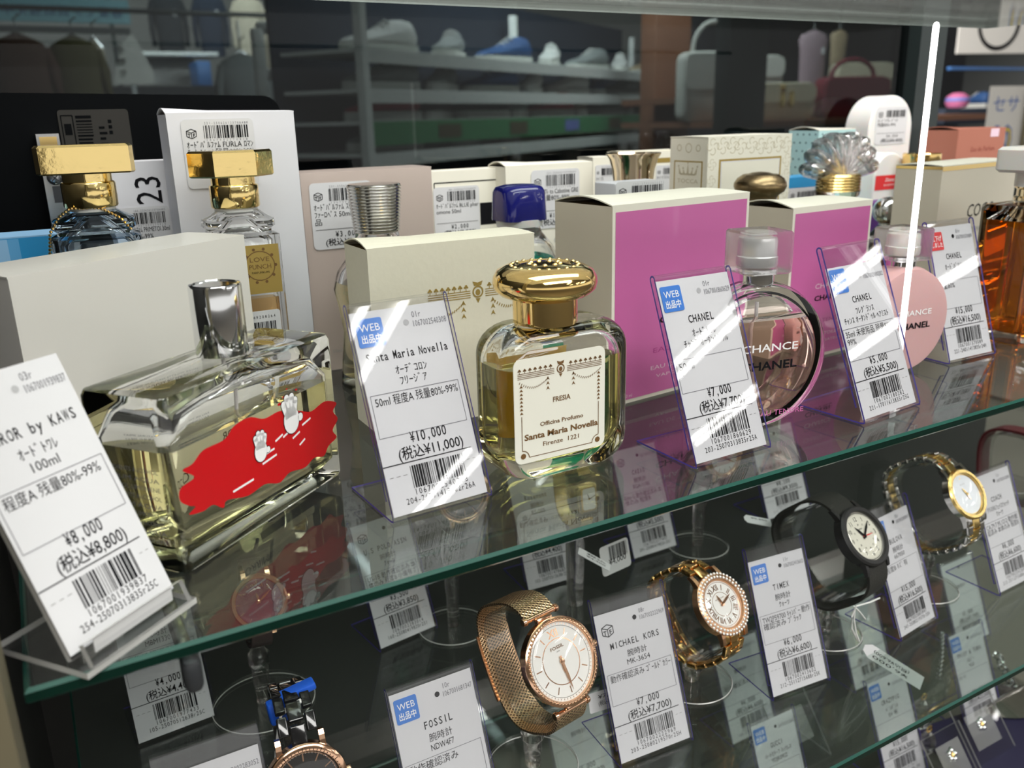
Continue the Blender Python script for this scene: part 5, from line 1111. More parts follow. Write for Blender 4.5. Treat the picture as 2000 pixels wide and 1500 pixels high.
# slim rectangular watch
c = on(1146, 972, .465); Rm = RZ(-.06) @ RX(-.12); bot = Vector((0, .020, -.026)); root = c + (Rm @ bot)
t = thing('wristwatch', 'slim gold watch with small rectangular dial, seen through the shelf', 'watch', root); t.rotation_euler = Rm.to_euler()
cw, chh = .0150, .0205
m = MB(); m.loft([[(p[0], y, p[1]) for p in rr(cw - 2 * k, chh - 2 * k, .003, 4)] for y, k in ((.003, .001), (.002, 0), (-.0015, 0), (-.0030, .0012), (-.0030, .0020))], 'watch_yellow', True, flip=True); m.build('case', 'watch_yellow', t, off=bot)
m = MB(); M = T(0, -.0032, 0) @ UPRIGHT; m.extrude([(p[0], p[1]) for p in rr(cw - .005, chh - .005, .0015, 3)], .0002, 'dial_white', M); disc(m, 0, 0, .0009, 'gold_print', M @ T(0, 0, .0003), 10); m.build('dial', 'dial_white', t, off=bot)
for an, ln in ((20, .004), (-70, .0055)):
    m = MB(); line(m, 0, 0, 0, ln, .0006, 'ink', M @ T(0, 0, .0005) @ RZ(math.radians(an))); m.build('hand', 'ink', t, off=bot)
m = MB(); band(m, strap_path(.020, .026, .52, 2 * math.pi - .52, 40), .0095, .0015, 0); m.build('bracelet', 'watch_yellow', t, off=bot)
s = thing('watch_stand', 'clear stand under the slim rectangular gold watch', 'display stand', (root.x, root.y, Z2)); h = root.z - Z2 - .0016
m = MB(); m.lathe([(.0001, .0031), (.006, .0031), (.0066, h * .4), (.0072, h * .8), (.004, h), (.0001, h)], 28, 'crystal', True); m.build('stem', 'crystal', s)
m = MB(); band(m, [(.020 + (p[0] - .020) * .9, p[1] * .9) for p in strap_path(.020, .026, 1.0, 5.4, 30)], .012, .0012, 0); m.v = [tuple(Rm @ (Vector(p) - bot) + Vector((0, 0, root.z - Z2))) for p in m.v]; m.build('cuff', 'stand_acrylic', s)
m = MB(); m.lathe([(.0001, .0001), (.026, .0001), (.026, .0030), (.0001, .0030)], 48, 'stand_acrylic', False); m.build('disc_base', 'stand_acrylic', s)
# dark red strap at the right edge
watch('watch on dark red leather strap at the right edge', on(2048, 925, .405), .0190, .0, .10, ('band', 'leather_red', .0026), 'watch_steel', 'dial_white', d_roman, ((20, .5, .0012, 'ink'), (120, .7, .0012, 'ink')), ry=.032, rz=.0360, sw=.0170)

# paper labels among the watches
def paper_label(label, P, w, h, rot, lines, name='paper_label', cut=True, flip=False, seed=3, price=True):
    m = MB(); pts = [(0, h * .3), (w * .10, 0), (w, 0), (w, h), (w * .10, h), (0, h * .7)] if cut else [(p[0] + w / 2, p[1] + h / 2) for p in rr(w, h, h * .12, 3)]
    m.extrude(pts, .0003, 'paper'); D = T(0, 0, .00045)
    if flip: D = D @ T(w, h, 0) @ RZ(math.pi)
    if seed: barcode(m, w * .30, h * .45, w * .92, h * .92, 'ink', D, seed)
    for i, s in enumerate(lines): text(m, s, w * .55, h * (.30 - .22 * i) if seed else h * (.62 - .34 * i), h * .20, 'ink', D, 'c', fit=w * .6)
    o = m.build(name, 'paper'); o.matrix_world = Matrix.Translation(P) @ rot; return tag(o, label, 'label')
def place_label(label, p0, p1, p2, y0, y1, lines, **k):
    """P0: lower left, P1: lower right, P2: upper left, each with its distance"""
    A_, B_, C_ = on(*p0, y0), on(*p1, y1), on(*p2, y0 + k.pop('dy', .004))
    u = (B_ - A_); w = u.length; u.normalize(); v = C_ - A_; v = v - u * v.dot(u); h = v.length; v.normalize(); n = u.cross(v)
    return paper_label(label, A_, w, h, Matrix((u, v, n)).transposed().to_4x4(), lines, **k)
place_label('white string label with upside-down price hanging from the black field watch', (1682, 1277), (1796, 1347), (1685, 1247), .326, .320, ('¥6,000', '(税込¥6,600)'), flip=True, seed=0, dy=.002)
m = MB(); pts = [on(*p, y) for p, y in (((1718, 1168), .326), ((1700, 1176), .323), (((1672, 1184)), .322), ((1664, 1205), .322), ((1664, 1228), .323), ((1675, 1252), .325))]
o0 = pts[0].copy(); m.tube([p - o0 for p in pts], .00055, 8, 0); pts2 = [on(*p, .3225) for p in ((1668, 1184), (1680, 1196), (1690, 1209))]; m.tube([p - o0 for p in pts2], .0005, 8, 0); pts2 = [on(*p, .3235) for p in ((1670, 1186), (1668, 1210), (1672, 1236), (1678, 1252))]; m.tube([p - o0 for p in pts2], .0005, 8, 0)
o = m.build('string_loop', 'string_white'); o.location = o0; tag(o, 'white string tied round the black nylon strap', 'string')
place_label('white barcode label lying right of the tag for the rectangular gold watch', (1178, 1128), (1233, 1103), (1158, 1076), .43, .435, ('¥4,000',), cut=False, seed=8)
place_label('creased white label partly under the barcode label on the watch shelf', (1128, 1082), (1190, 1116), (1122, 1064), .425, .418, ('税込', '¥4,400'), cut=False, seed=0)
place_label('cream paper label behind the gold watch clasp with price', (1152, 1395), (1222, 1372), (1146, 1357), .350, .352, ('¥7,000', '(税込¥7,700)'), cut=False, seed=0)
place_label('white label hanging behind the shelf edge, upper right of the barcode label', (1455, 1020), (1508, 1030), (1458, 1006), .41, .405, ('¥5,500',), seed=0)

# ---------------------------------------------------------------- jewellery on the lowest shelf
def faceted(m, c, rx, rz_, mt, n=8):
    secs = [[(c[0] + rx * k * math.cos(2 * math.pi * j / n + o_), c[1] + rx * k * math.sin(2 * math.pi * j / n + o_), c[2] + rz_ * z) for j in range(n)] for z, k, o_ in ((-1, .08, 0), (-.6, .75, .2), (-.1, 1, 0), (.35, .9, .2), (.8, .45, 0), (1, .08, .2))]
    m.loft(secs, mt, False)
for label, px, py, z, s in (('clear faceted crystal drop left of the torn-top tag', 1800, 1395, .040, 1.0), ('small clear crystal drop below the larger one', 1812, 1448, .025, .7)):
    P = at(px, py, Z3 + z)
    t = thing('crystal_pendant', label, 'pendant', (P.x, P.y, Z3))
    part(t, 'drop', 'crystal', lambda m: faceted(m, (0, 0, z), .010 * s, .016 * s, 'crystal'))
    part(t, 'bail', 'gold', lambda m: m.tube([(.003 * math.cos(a), 0, z + .018 * s + .003 * math.sin(a)) for a in [2 * math.pi * k / 16 for k in range(16)]], .0008, 8, 'gold', None, True))
    part(t, 'pin_stand', 'stand_acrylic', lambda m: m.lathe([(.0001, 0), (.007, 0), (.007, .002), (.0015, .003), (.0012, z - .016 * s), (.0001, z - .016 * s)], 16, 'stand_acrylic', True))
def chain(label, pts, z, r=.0028):
    P0 = at(*pts[0], z); W_ = [at(*p, z) - P0 for p in pts]
    t = thing('chain_necklace', label, 'necklace', P0); m = MB(); i = 0
    for a, b in zip(W_, W_[1:]):
        n = max(1, int((b - a).length / (r * 1.5)))
        for k in range(n):
            c = a + (b - a) * (k + .5) / n; an = math.atan2((b - a).y, (b - a).x)
            m.tube([(r * math.cos(q), r * .62 * math.sin(q), 0) for q in [2 * math.pi * j / 12 for j in range(12)]], r * .26, 6, 'chrome', T(c.x, c.y, r) @ RZ(an) @ RX((i % 2) * 1.2), True); i += 1
    m.build('links', 'chrome', t); return t
chain('silver chain on the lowest shelf right of the torn-top tag', [(1945, 1285), (1960, 1320), (1975, 1345), (1990, 1380), (1998, 1400)], Z3 + .004, .006)
chain('thin silver chain hanging left of the torn-top tag', [(1840, 1240), (1838, 1290), (1832, 1330)], Z3 + .03, .0026)
P = at(1970, 1365, Z3 + .012)
t = thing('leaf_pendant', 'silver leaf-shaped pendant at the lower right', 'pendant', (P.x, P.y, Z3))
def leafp(m):
    n = 14
    for s in (-1, 1):
        for i in range(n):
            u0, u1 = i / n, (i + 1) / n; f = lambda u: .024 * math.sin(math.pi * u) ** .7
            m.add([(-.035 + .07 * u0, 0, .016), (-.035 + .07 * u1, 0, .016), (-.035 + .07 * u1, s * f(u1), .010), (-.035 + .07 * u0, s * f(u0), .010)], [(0, 1, 2, 3)], 'watch_steel', True)
    m.tube([(-.038, 0, .0165), (0, .001, .0175), (.038, 0, .0165)], [.0008, .0016, .0006], 8, 'watch_steel'); m.tube([(.0, 0, .0), (0, 0, .016)], .001, 8, 'watch_steel')
part(t, 'leaf', 'watch_steel', leafp)
P = at(1900, 1470, Z3)
o = MB().box((0, 0, .004), (.16, .10, .008), 0, RZ(-.15), bev=.002).build('display_pad', 'pad_violet'); o.location = (P.x + .045, P.y - .02, Z3); tag(o, 'dark violet display pad at the bottom right corner', 'display pad')
def easel(label, px, py, w, h, stud=None, z=Z3):
    P = at(px, py, z + .03); t = thing('earring_card', label, 'earring card', (P.x, P.y, z)); L = math.radians(38); m = MB()
    ribbon(m, [(.05, .0008), (0, .0008), (.0006, .0016), (h * math.sin(L), h * math.cos(L))], .0014, w, 'clear_acrylic', 'clear_edge'); m.build('card_stand', 'clear_acrylic', t)
    M = T(0, h * .55 * math.sin(L) - .0012, h * .55 * math.cos(L)) @ RX(math.pi / 2 - L)
    m = MB(); rect(m, -w * .30, -h * .2, w * .30, h * .28, 'milky_card', M); m.build('backing', 'milky_card', t)
    if stud:
        m = MB(); M2 = M @ T(0, h * .1, .0004)
        for k in range(5): m.lathe([(.0001, .0022), (.0018, .0014), (.0026, 0)], 10, 'chrome', True, M2 @ T(.0036 * math.cos(1.257 * k), .0036 * math.sin(1.257 * k), 0))
        m.lathe([(.0001, .003), (.0016, .002), (.002, 0)], 10, 'gold', True, M2); m.build('flower_stud', 'chrome', t)
    return t
easel('clear earring card with a silver flower stud at the bottom right', 1965, 1445, .055, .060, True)
easel('empty clear easel card right of the tag below the black field watch', 1590, 1440, .050, .060)
easel('low clear easel card at the bottom right corner', 1905, 1500, .050, .055, True)

# ---------------------------------------------------------------- the shop seen through the smoked pane
ZF, ZC = -1.15, 1.78
structure('floor', (2, 3, ZF - .05), (30, 30, .1), 'shop_floor', None, 'shop floor')
structure('ceiling', (2, 2, ZC + .05), (30, 30, .1), 'shop_ceiling', None, 'white shop ceiling')
structure('wall_back', (5, 11.5, .3), (24, .1, 3.2), 'shop_wall', None, 'pale shop wall far behind the racks')
# ceiling tube lights of the shop (the ones the acrylic holders mirror are in front of the case)
def ceiling_light(label, x, y, L, rz=0.0):
    t = thing('ceiling_light', label, 'ceiling light', (x, y, ZC), rz, 'tube lights on the shop ceiling')
    m = MB(); m.box((0, 0, -.012), (.26, L + .06, .024), 0, bev=.004); m.build('housing', 'grey_print', t)
    for s in (-1, 1):
        m = MB(); m.lathe([(.0001, -L / 2), (.016, -L / 2), (.016, L / 2), (.0001, L / 2)], 12, 'ceiling_tube', True, T(s * .095, 0, -.042) @ RX(math.pi / 2)); m.build('tube', 'ceiling_tube', t)
LT = 'white double tube light on the shop ceiling'
for x, y, L in ((1.63, -2.75, 1.2), (3.05, -4.9, 1.2), (3.98, -3.3, 1.2), (5.40, -4.9, 1.2), (5.9, -2.4, 1.2), (8.1, -3.8, 1.2), (7.0, -4.4, 1.2), (5.35, -2.9, .6), (1.2, 3.0, 1.2), (3.2, 4.0, 1.2), (5.2, 5.2, 1.2), (1.5, 7.0, 1.2)):
    ceiling_light(LT, x, y, L)

# ---- shoes on the wire rack
def shoe_parts(upper_mat, sole_mat='sole_white'):
    u = MB(); secs = []
    for x, w, h, zt in ((-.135, .045, .062, .085), (-.120, .066, .075, .100), (-.080, .074, .078, .105), (-.045, .074, .074, .102), (-.01, .078, .066, .088), (.03, .084, .056, .074), (.07, .088, .046, .058), (.11, .082, .036, .050), (.14, .060, .026, .042), (.152, .022, .012, .034)):
        secs.append([(x, w / 2 * math.cos(a) * (1 if math.sin(a) < .3 else .80), max(.024, .024 + (zt - .024) * (.5 + .5 * math.sin(a)))) for a in [2 * math.pi * k / 14 for k in range(14)]])
    u.loft(secs, 0, True, flip=True)
    s = MB(); pts = [(-.14, -.022), (-.125, -.034), (-.05, -.037), (.05, -.043), (.11, -.042), (.15, -.020), (.157, 0), (.15, .020), (.11, .042), (.05, .043), (-.05, .037), (-.125, .034), (-.14, .022)]
    s.extrude(pts, .028, 0)
    l = MB()
    for k in range(4): l.tube([(-.02 + .022 * k, -.022, .090 - .011 * k), (-.02 + .022 * k, 0, .101 - .012 * k), (-.02 + .022 * k, .022, .090 - .011 * k)], .004, 6, 0)
    return u, s, l
SH = {}
def shoe(label, loc, rz, col, sc=1.0, group='shoes on the wire rack'):
    key = col
    if key not in SH:
        u, s, l = shoe_parts(col); t = thing('sneaker', label, 'shoe', loc, rz, group)
        u.build('upper', col, t); s.build('sole', 'sole_white', t); l.build('laces', 'shoe_white', t); SH[key] = t
    else:
        src = SH[key]; t = src.copy(); C.objects.link(t); t.location = loc; t.rotation_euler = (0, 0, rz); t['label'] = label; t['group'] = group
        for ch in list(src.children):
            c = ch.copy(); C.objects.link(c); c.parent = t
    t.scale = (sc, sc, sc); return t
dv = ray(1950, 215); dv = Vector((dv.x, dv.y, 0)).normalized(); ang = math.atan2(dv.y, dv.x)
R0 = on(702, 180, 2.9); R0.z = 0
def rack_pt(s, off=0.0): return Vector((R0.x, R0.y, 0)) + dv * s + Vector((-dv.y, dv.x, 0)) * off
# how far along the rack the right end (pixel column 1290) lies
d = ray(1292, 200); den = dv.x * d.y - dv.y * d.x; s_end = ((0 - R0.x) * d.y - (0 - R0.y) * d.x) / den
LEN = s_end + .25
Zt = [on(705, 300, 2.9).z, on(705, 236, 2.9).z, on(705, 172, 2.9).z, on(705, 92, 2.9).z]
t = thing('shoe_rack', 'long white wire shoe rack with a green strip, behind the smoked pane', 'shoe rack', (R0.x, R0.y, ZF), ang)
for i, z in enumerate(Zt):
    m = MB(); zz = z - ZF
    m.box((LEN / 2, .15, zz - .008), (LEN, .36, .012), 'rack_white'); m.box((LEN / 2, -.03, zz - (.026 if i != 1 else .044)), (LEN, .012, .045 if i != 1 else .08), 'rack_green' if i == 1 else 'rack_white')
    if i == 1:
        for k in range(5): m.box((.5 + LEN * .17 * k, -.037, zz - .044), (.16, .004, .05), 'item_blue' if k == 2 else 'cloth_yellow')
    m.build('shelf', 'rack_white', t)
for x in (0, LEN * .5, LEN):
    m = MB(); m.box((x, -.02 if x == 0 else .3, (Zt[3] + .25 - ZF) / 2), (.035, .035, Zt[3] + .25 - ZF), 0, bev=.004); m.build('post', 'rack_white', t)
m = MB(); m.box((LEN / 2, .375, (Zt[3] + .3 - ZF) / 2), (LEN, .01, Zt[3] + .3 - ZF), 0); m.build('back_panel', 'cloth_navy', t)
cols = [['shoe_grey', 'shoe_white', 'shoe_white', 'shoe_tan', 'shoe_tan', 'shoe_red'], ['shoe_red', 'shoe_dark', 'shoe_dark', 'shoe_grey', 'shoe_red', 'shoe_tan', 'shoe_grey', 'shoe_red', 'shoe_grey'], ['shoe_grey', 'shoe_grey', 'shoe_blue', 'shoe_white', 'shoe_white', 'shoe_blue', 'shoe_grey', 'shoe_grey'], ['shoe_white', 'shoe_grey', 'shoe_blue', 'shoe_white', 'shoe_grey', 'shoe_white', 'shoe_tan']]
ordn = ('first', 'second', 'third', 'fourth', 'fifth', 'sixth', 'seventh', 'eighth', 'ninth', 'tenth')
tier = ('lowest visible tier', 'tier with the green strip', 'tier above the green strip', 'top tier')
for i, row in enumerate(cols):
    for k, cname in enumerate(row):
        s = .30 + (LEN - .5) * k / max(len(row) - 1, 1); p = rack_pt(s, .12)
        shoe('%s sneaker, %s from the post on the %s' % (cname.split('_')[1], ordn[k], tier[i]), (p.x, p.y, Zt[i] - .0015), ang + math.pi + (.35 if k % 2 else -.25), cname, 1.15)
def rail(label, x0, x1, y, zr, legs=True):
    t = thing('clothes_rail', label, 'clothes rail', (x0, y, ZF)); L_ = x1 - x0
    part(t, 'bar', 'frame_dark', lambda m: m.tube([(0, 0, zr - ZF), (L_, 0, zr - ZF)], .012, 10, 'frame_dark'))
    for x in (0, L_): part(t, 'post', 'frame_dark', lambda m: m.tube([(x, .03, 0), (x, .03, ZC - ZF)], .014, 10, 'frame_dark'))
# ---- clothes rail at the left, jackets and garments
def garment(label, px, top, bot, y, wpx, mat, name='jacket', sleeves=True, tagc=True, cat='jacket', group=None):
    a, b = on(px - wpx / 2, top, y), on(px + wpx / 2, top, y); w = (b - a).length; c = (a + b) / 2; h = a.z - on(px, bot, y).z
    t = thing(name, label, cat, (c.x, c.y, c.z - h), -.15, group)
    m = MB(); secs = []
    for u, ww, dd in ((0, .80, .16), (.3, .80, .17), (.7, .86, .18), (.86, .96, .17), (.94, .80, .13), (.985, .40, .10), (1.0, .22, .08)):
        secs.append([(w / 2 * ww * math.cos(q) * (1 + .03 * math.sin(5 * q + 6 * u)), w * dd * math.sin(q), h * u) for q in [2 * math.pi * k / 20 for k in range(20)]])
    m.loft(secs, 0, True); m.build('body', mat, t)
    if sleeves:
        for s in (-1, 1):
            m = MB(); m.tube([(s * w * .40, 0, h * .90), (s * w * .50, 0, h * .74), (s * w * .52, .01, h * .45), (s * w * .50, .02, h * .15)], [w * .09, w * .105, w * .09, w * .075], 12, 0); m.build('sleeve', mat, t)
    m = MB(); m.tube([(-w * .36, 0, h * .93), (0, 0, h * 1.02), (w * .36, 0, h * .93)], .008, 8, 0); m.tube([(0, 0, h * 1.02), (0, 0, h * 1.02 + .06), (.03, 0, h * 1.02 + .08)], .004, 6, 0); m.build('hanger', 'steel', t)
    if tagc:
        m = MB(); m.box((w * .02, -w * .19, h * .70), (w * .10, .004, w * .17), 0, RY(.15)); m.build('price_label', 'paper', t)
    return t
garment('black jacket on a hanger, first right of the pale blue sign', 322, -12, 110, 7.6, 64, 'cloth_black')
garment('dark navy jacket on a hanger, right of the black jacket', 404, -12, 112, 7.65, 58, 'cloth_navy')
garment('cream jacket on a hanger, right of the dark navy jacket', 480, -8, 112, 7.6, 56, 'cloth_cream', tagc=False)
garment('dark jacket on a hanger above the metal clothes frame', 570, -8, 60, 7.7, 56, 'cloth_navy')
garment('grey jacket on a hanger behind the metal clothes frame', 645, -6, 60, 7.7, 52, 'cloth_grey', tagc=False)
garment('brown garment at the left edge below the pale blue sign', 30, 68, 330, 5.0, 130, 'cloth_brown', tagc=False)
garment('olive garment hanging beside the brown one below the sign', 140, 72, 330, 5.05, 110, 'cloth_yellow', tagc=False)
garment('cream garment hanging right of the olive one', 182, 76, 330, 5.1, 42, 'cloth_cream', sleeves=False, tagc=False, cat='garment', name='hanging_garment')
garment('dark hanging garment below the metal clothes frame', 590, 170, 420, 4.2, 95, 'cloth_black')
garment('dark grey garment left of the metal clothes frame', 470, 105, 330, 5.2, 95, 'cloth_grey', tagc=False)
garment('pale garment inside the metal clothes frame', 535, 62, 140, 4.6, 62, 'cloth_cream', tagc=False, sleeves=False)
garment('dark green-grey garment inside the metal clothes frame', 592, 60, 140, 4.65, 60, 'cloth_grey', tagc=False, sleeves=False)
garment('dark red garment beside the first post of the shoe rack', 672, 66, 128, 4.9, 82, 'cloth_red', tagc=False, sleeves=False)
garment('second dark red garment left of the white sneakers', 740, 40, 130, 5.6, 62, 'cloth_red', tagc=False, sleeves=False)
def wbox(name, label, cat, p0, p1, y, d, mat, rz=0.0, kind=None):
    a, b = on(p0[0], p0[1], y), on(p1[0], p1[1], y); w = b.x - a.x; h = abs(a.z - b.z)
    o = MB().box((w / 2, d / 2, h / 2), (w, d, h), 0, bev=min(.006, w * .1, h * .1)).build(name, mat); o.location = (a.x, y, min(a.z, b.z)); o.rotation_euler = (0, 0, rz)
    return tag(o, label, cat, None, kind)
wbox('wall_shelf', 'white wall shelf below the hanging jackets', 'shelf', (275, 100), (427, 110), 7.2, .3, 'rack_white')
wbox('display_block', 'pale grey panel under the wall shelf', 'panel', (275, 112), (385, 165), 7.5, .05, 'shop_wall')
wbox('storage_tub', 'blue tub on the floor unit under the wall shelf', 'tub', (383, 120), (416, 168), 6.95, .3, 'rail_blue').location.z = max(on(200, 168, 6.9).z, on(700, 168, 6.9).z) + .002
wbox('counter_unit', 'dark low unit below the jackets', 'unit', (200, 168), (700, 300), 6.9, .5, 'cloth_black')
# metal clothes frame
A, B2 = on(500, 55, 3.6), on(690, 55, 3.6); t = thing('garment_rack', 'grey metal clothes frame left of the shoe rack', 'clothes rack', (A.x, 3.6, ZF)); L_ = B2.x - A.x
for z0 in (on(600, 57, 3.6).z, on(600, 145, 3.6).z): part(t, 'rail', 'rack_white', lambda m: m.box((L_ / 2, 0, z0 - ZF), (L_, .04, .045), 'rack_white', bev=.01))
for x in (0, L_ * .98): part(t, 'post', 'rack_white', lambda m: m.box((x, 0, (A.z - ZF) / 2), (.045, .045, A.z - ZF), 'rack_white', bev=.008))
part(t, 'grid_panel', 'steel', lambda m: [m.box((L_ * (.72 + .045 * k), .05, .9), (.006, .006, 1.3), 'steel') for k in range(6)] and [m.box((L_ * .84, .05, .35 + .1 * k), (L_ * .26, .006, .006), 'steel') for k in range(12)])
# pale blue sign, its writing seen from behind
A, B2 = on(-30, -10, 5.6), on(256, 47, 5.6); w = B2.x - A.x; h = A.z - B2.z
t = thing('hanging_sign', 'pale blue banner with reversed dark writing at the top left', 'sign', (A.x, 5.6, B2.z))
m = MB(); m.box((w / 2, .01, h / 2), (w, .02, h), 'sign_aqua'); text(m, '春夏モノ買取強化中', w * .52, h * .28, h * .36, 'shoe_blue', T(0, -.002, 0) @ UPRIGHT, 'c', fit=w * .86, flip=True); m.build('banner', 'sign_aqua', t)
wbox('sign_rail', 'dark rail under the pale blue banner', 'rail', (-30, 48), (256, 66), 5.65, .05, 'cloth_grey')
P = on(262, 165, 4.6); m = MB(); w = .092; h = on(262, 66, 4.6).z - P.z
m.extrude([(-w, 0), (w * .9, 0), (w * 1.0, h * .25), (w * .25, h), (-w * .35, h * .8)], .01, 'sign_white', UPRIGHT)
for k in range(3): text(m, '冬物セ'[k], -w * .45, h * (.60 - .22 * k), h * .13, 'ink', T(0, -.012, 0) @ UPRIGHT, 'c', flip=True)
m.box((0, .02, (ZF - P.z) / 2 + .05), (.02, .02, P.z - ZF + .1), 'steel'); o = m.build('price_card', 'sign_white'); o.location = P; tag(o, 'pale pointed card with dark writing left of the wall shelf', 'card')
# columns and bag display at the right
wbox('wooden_column', 'brown wooden column right of the shoe rack', 'column', (1284, -60), (1338, 420), 3.6, .12, 'wood_brown')
wbox('bag_shelf_post', 'dark shelf post between the white bags', 'post', (1432, -60), (1482, 420), 2.66, .08, 'frame_dark')
ZB1, ZB2 = on(1568, 232, 3.0).z, on(1718, 186, 3.3).z
a_, b_ = on(1345, 236, 3.1), on(1826, 236, 3.1)
for lb, zb_, y0_, y1_ in (('dark brown shelf under the clasp bag', ZB1, 2.78, 3.6), ('dark brown riser shelf behind the dark red handbag', ZB2, 3.2, 3.6)):
    o = MB().box(((a_.x + b_.x) / 2, (y0_ + y1_) / 2, zb_ - .013), (b_.x - a_.x, y1_ - y0_, .026), 0).build('bag_shelf', 'wood_brown'); tag(o, lb, 'shelf')
wbox('bag_display_back', 'dark back panel behind the handbags', 'panel', (1320, -80), (1850, 420), 4.2, .04, 'cloth_black')
def handbag(label, p0, p1, y, mat, d=.10, handle=True, rz=-.3, clasp=None, r=.04):
    a, b = on(p0[0], p0[1], y), on(p1[0], p1[1], y); b.z = ZB2 if y > 3.15 else ZB1; w = b.x - a.x; h = a.z - b.z
    t = thing('handbag', label, 'handbag', ((a.x + b.x) / 2, y, b.z), rz)
    m = MB(); secs = [[(p[0], y_, p[1] + h / 2) for p in rr((w - 2 * k), (h - 2 * k), r, 5)] for y_, k in ((-d / 2, .012), (-d / 2 + .012, 0), (d / 2 - .012, 0), (d / 2, .012))]
    m.loft(secs, 0, True, flip=True); m.build('body', mat, t)
    if handle: part(t, 'handle', mat, lambda m: m.tube([(w * .32 * math.cos(q), 0, h + h * .42 * math.sin(q)) for q in [math.pi * k / 14 for k in range(15)]], .010, 8, mat))
    if clasp: part(t, 'clasp', 'gold', lambda m: [m.lathe([(.0001, -.035), (.010, -.033), (.012, 0), (.010, .033), (.0001, .035)], 12, 'gold', True, T(x, -d / 2 - .008, h * .55)) for x in (-.022, .022)] and m.lathe([(.0001, -.016), (.011, -.012), (.014, 0), (.011, .012), (.0001, .016)], 12, 'gold', True, T(-.022, -d / 2 - .008, h * .55 + .05)))
    part(t, 'flap', mat, lambda m: m.loft([[(p[0], -d / 2 - .004 + yy, p[1] + h * .72) for p in rr(w * .96, h * .5, r * .8, 4)] for yy in (-.004, .004)], mat, False, flip=True))
    return t
handbag('white handbag left of the dark shelf post', (1340, 100), (1440, 225), 3.1, 'bag_white')
handbag('cream handbag with a two-bar gold clasp', (1478, 162), (1568, 232), 3.0, 'bag_cream', clasp=True, handle=False)
handbag('dark red handbag behind the white arched box', (1615, 150), (1706, 226), 2.9, 'bag_maroon')
handbag('pale box-shaped bag behind the dark red handbag', (1640, 122), (1718, 190), 3.3, 'bag_cream', handle=False)
handbag('small white bag above the cream clasp bag', (1482, 108), (1516, 158), 3.3, 'bag_white', handle=False)
for k, (x, mt, lb) in enumerate(((1432, 'cloth_grey', 'grey'), (1478, 'cloth_brown', 'brown'), (1525, 'cloth_mauve', 'first mauve'), (1580, 'bag_white', 'white'), (1632, 'cloth_mauve', 'second mauve'), (1690, 'bag_white', 'second white'))):
    garment(lb + ' cloth hanging in the row along the top edge above the handbags', x, -60, 26, 3.9, 46, mt, 'hanging_garment', False, False, 'garment')
garment('mauve scarf hanging left of the dark red handbag', 1590, 60, 190, 3.4, 50, 'cloth_mauve', 'hanging_garment', False, True, 'garment')
garment('beige scarf hanging right of the mauve scarf', 1640, 58, 150, 3.45, 30, 'shoe_tan', 'hanging_garment', False, False, 'garment')
# beyond the right end of the pane
wbox('notice_frame', 'dark wall panel behind the round logo card', 'panel', (1850, -60), (2080, 420), 4.6, .04, 'frame_dark')
A, B2 = on(1880, 8, 3.2), on(1974, 107, 3.2); w = B2.x - A.x; h = A.z - B2.z
t = thing('logo_card', 'grey card with a dark ring and small writing at the top right', 'card', (A.x, 3.2, B2.z), -.25)
m = MB(); m.box((w / 2, .005, h / 2), (w, .01, h), 'sign_white'); M = T(0, -.002, 0) @ UPRIGHT; ring(m, w * .52, h * .62, w * .24, w * .285, 'ink', M, 40); text(m, 'since', w * .52, h * .64, h * .06, 'grey_print', M, 'c'); text(m, 'STORE', w * .52, h * .52, h * .05, 'grey_print', M, 'c') if False else None
m.build('card', 'sign_white', t)
wbox('shelf_rail', 'blue rail below the round logo card', 'rail', (1858, 130), (2060, 138), 3.6, .03, 'rail_blue')
ZH = on(1868, 212, 3.3).z
wbox('display_shelf', 'dark shelf behind the terracotta box', 'shelf', (1846, 215), (2110, 235), 3.1, .75, 'cloth_navy').location.z = ZH - (on(1846, 215, 3.1).z - on(2110, 235, 3.1).z)
P = on(1868, 212, 3.3); m = MB(); m.lathe([(.0001, 0), (.05, .005), (.065, .03), (.06, .065), (.03, .085), (.0001, .088)], 20, 'item_pink', True); m.lathe([(.061, .035), (.066, .045), (.061, .058)], 20, 'item_blue', True, caps=False); o = m.build('knit_hat', 'item_pink'); o.location = P; tag(o, 'pink and blue knitted hat above the terracotta box', 'hat')
for k, (x, y_, mt, lb) in enumerate(((1905, 190, 'shoe_blue', 'blue'), (1922, 178, 'shoe_grey', 'grey'))):
    P = on(x, y_, 3.5); shoe(lb + ' sneaker on the dark shelf right of the knitted hat', (P.x, P.y, ZH), 1.2, mt, .9, 'shoes beyond the right post')
A, B2 = on(1938, 168, 1.6), on(2080, 275, 1.6); w = B2.x - A.x; h = A.z - B2.z
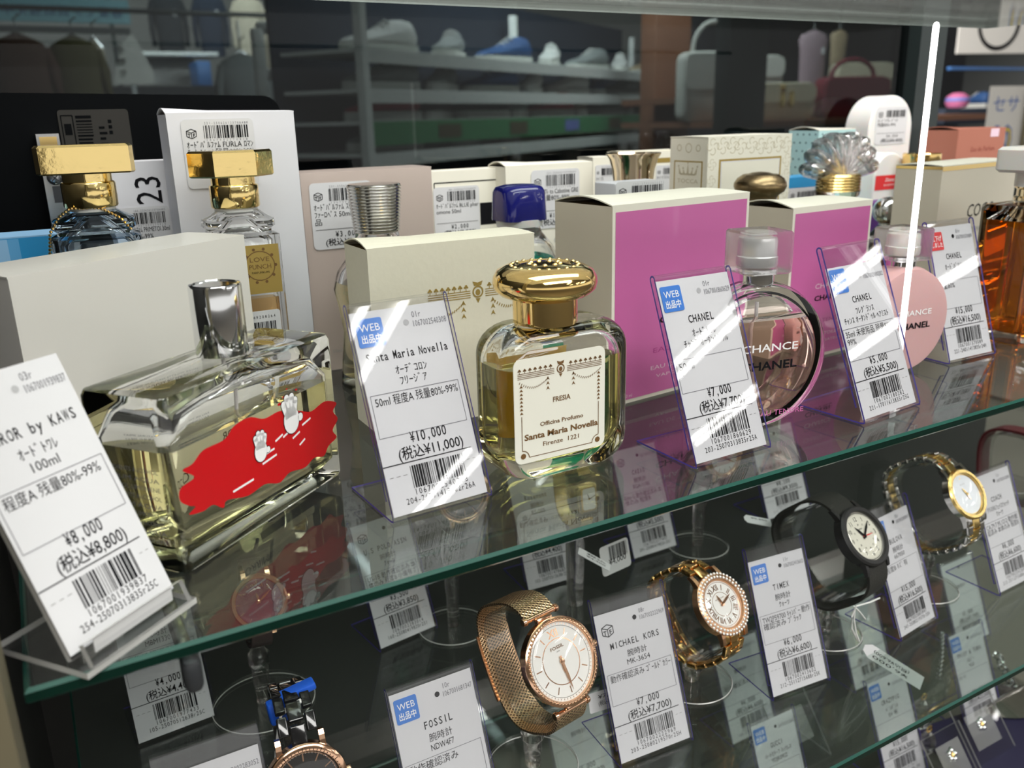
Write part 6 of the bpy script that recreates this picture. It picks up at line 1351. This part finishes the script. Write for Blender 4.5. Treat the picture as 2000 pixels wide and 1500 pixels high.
t = thing('sale_sign', 'white sign with yellow and blue percent figures at the right edge', 'sign', (A.x, 1.6, B2.z - .05)); h += .05
m = MB(); m.box((w / 2, .003, h / 2), (w, .006, h), 'sign_white'); M = T(0, -.001, 0) @ UPRIGHT
text(m, 'セサ', w * .19, h * .68, h * .17, 'blue_print', M, 'c', fit=w * .30); text(m, '10', w * .20, h * .14, h * .34, 'blue_print', M, 'c', bold=.06); text(m, '10', w * .20, h * .14, h * .34, 'yellow_print', M @ T(0, 0, .0008), 'c', bold=.0)
text(m, '%', w * .52, h * .14, h * .30, 'blue_print', M, 'c', bold=.05); text(m, '%', w * .52, h * .14, h * .30, 'yellow_print', M @ T(0, 0, .0008), 'c'); m.build('board', 'sign_white', t)
part(t, 'post', 'olive_post', lambda m: m.box((w * .40, -.012, h * .5), (.010, .010, h * 1.1), 'olive_post', bev=.002))
for lab, names in (('steel rail carrying the jackets along the top left', (7.5, 7.8)), ('steel rail carrying the garments below the pale blue sign', (4.5, 5.25)), ('steel rail carrying the cloths above the handbags', (3.3, 4.0)), ('steel rail carrying the red garments by the shoe rack', (5.3, 5.8))):
    gs = [o for o in bpy.data.objects if o.parent is None and o.name.split('.')[0] in ('jacket', 'hanging_garment') and names[0] <= o.location.y <= names[1]]
    if not gs: continue
    tops = []
    for o in gs:
        hz = [max((c.matrix_basis @ Vector(b)).z for b in c.bound_box) for c in o.children if c.name.startswith('hanger')]
        tops.append(o.location.z + hz[0])
    zr = max(tops)
    for o, tp in zip(gs, tops):
        if tp < zr - .03: part(o, 'cord', 'string_white', lambda m: m.tube([(0, 0, tp - o.location.z - .02), (0, .01, zr - o.location.z)], .004, 6, 'string_white'))
    rail(lab, min(o.location.x for o in gs) - .4, max(o.location.x for o in gs) + (-.25 if 'handbags' in lab else .42), sum(o.location.y for o in gs) / len(gs) + .02, zr)
bpy.data.objects.remove(_to)
for o in list(bpy.data.objects):
    if o.type == 'EMPTY' and o.parent is None and not o.children: bpy.data.objects.remove(o)
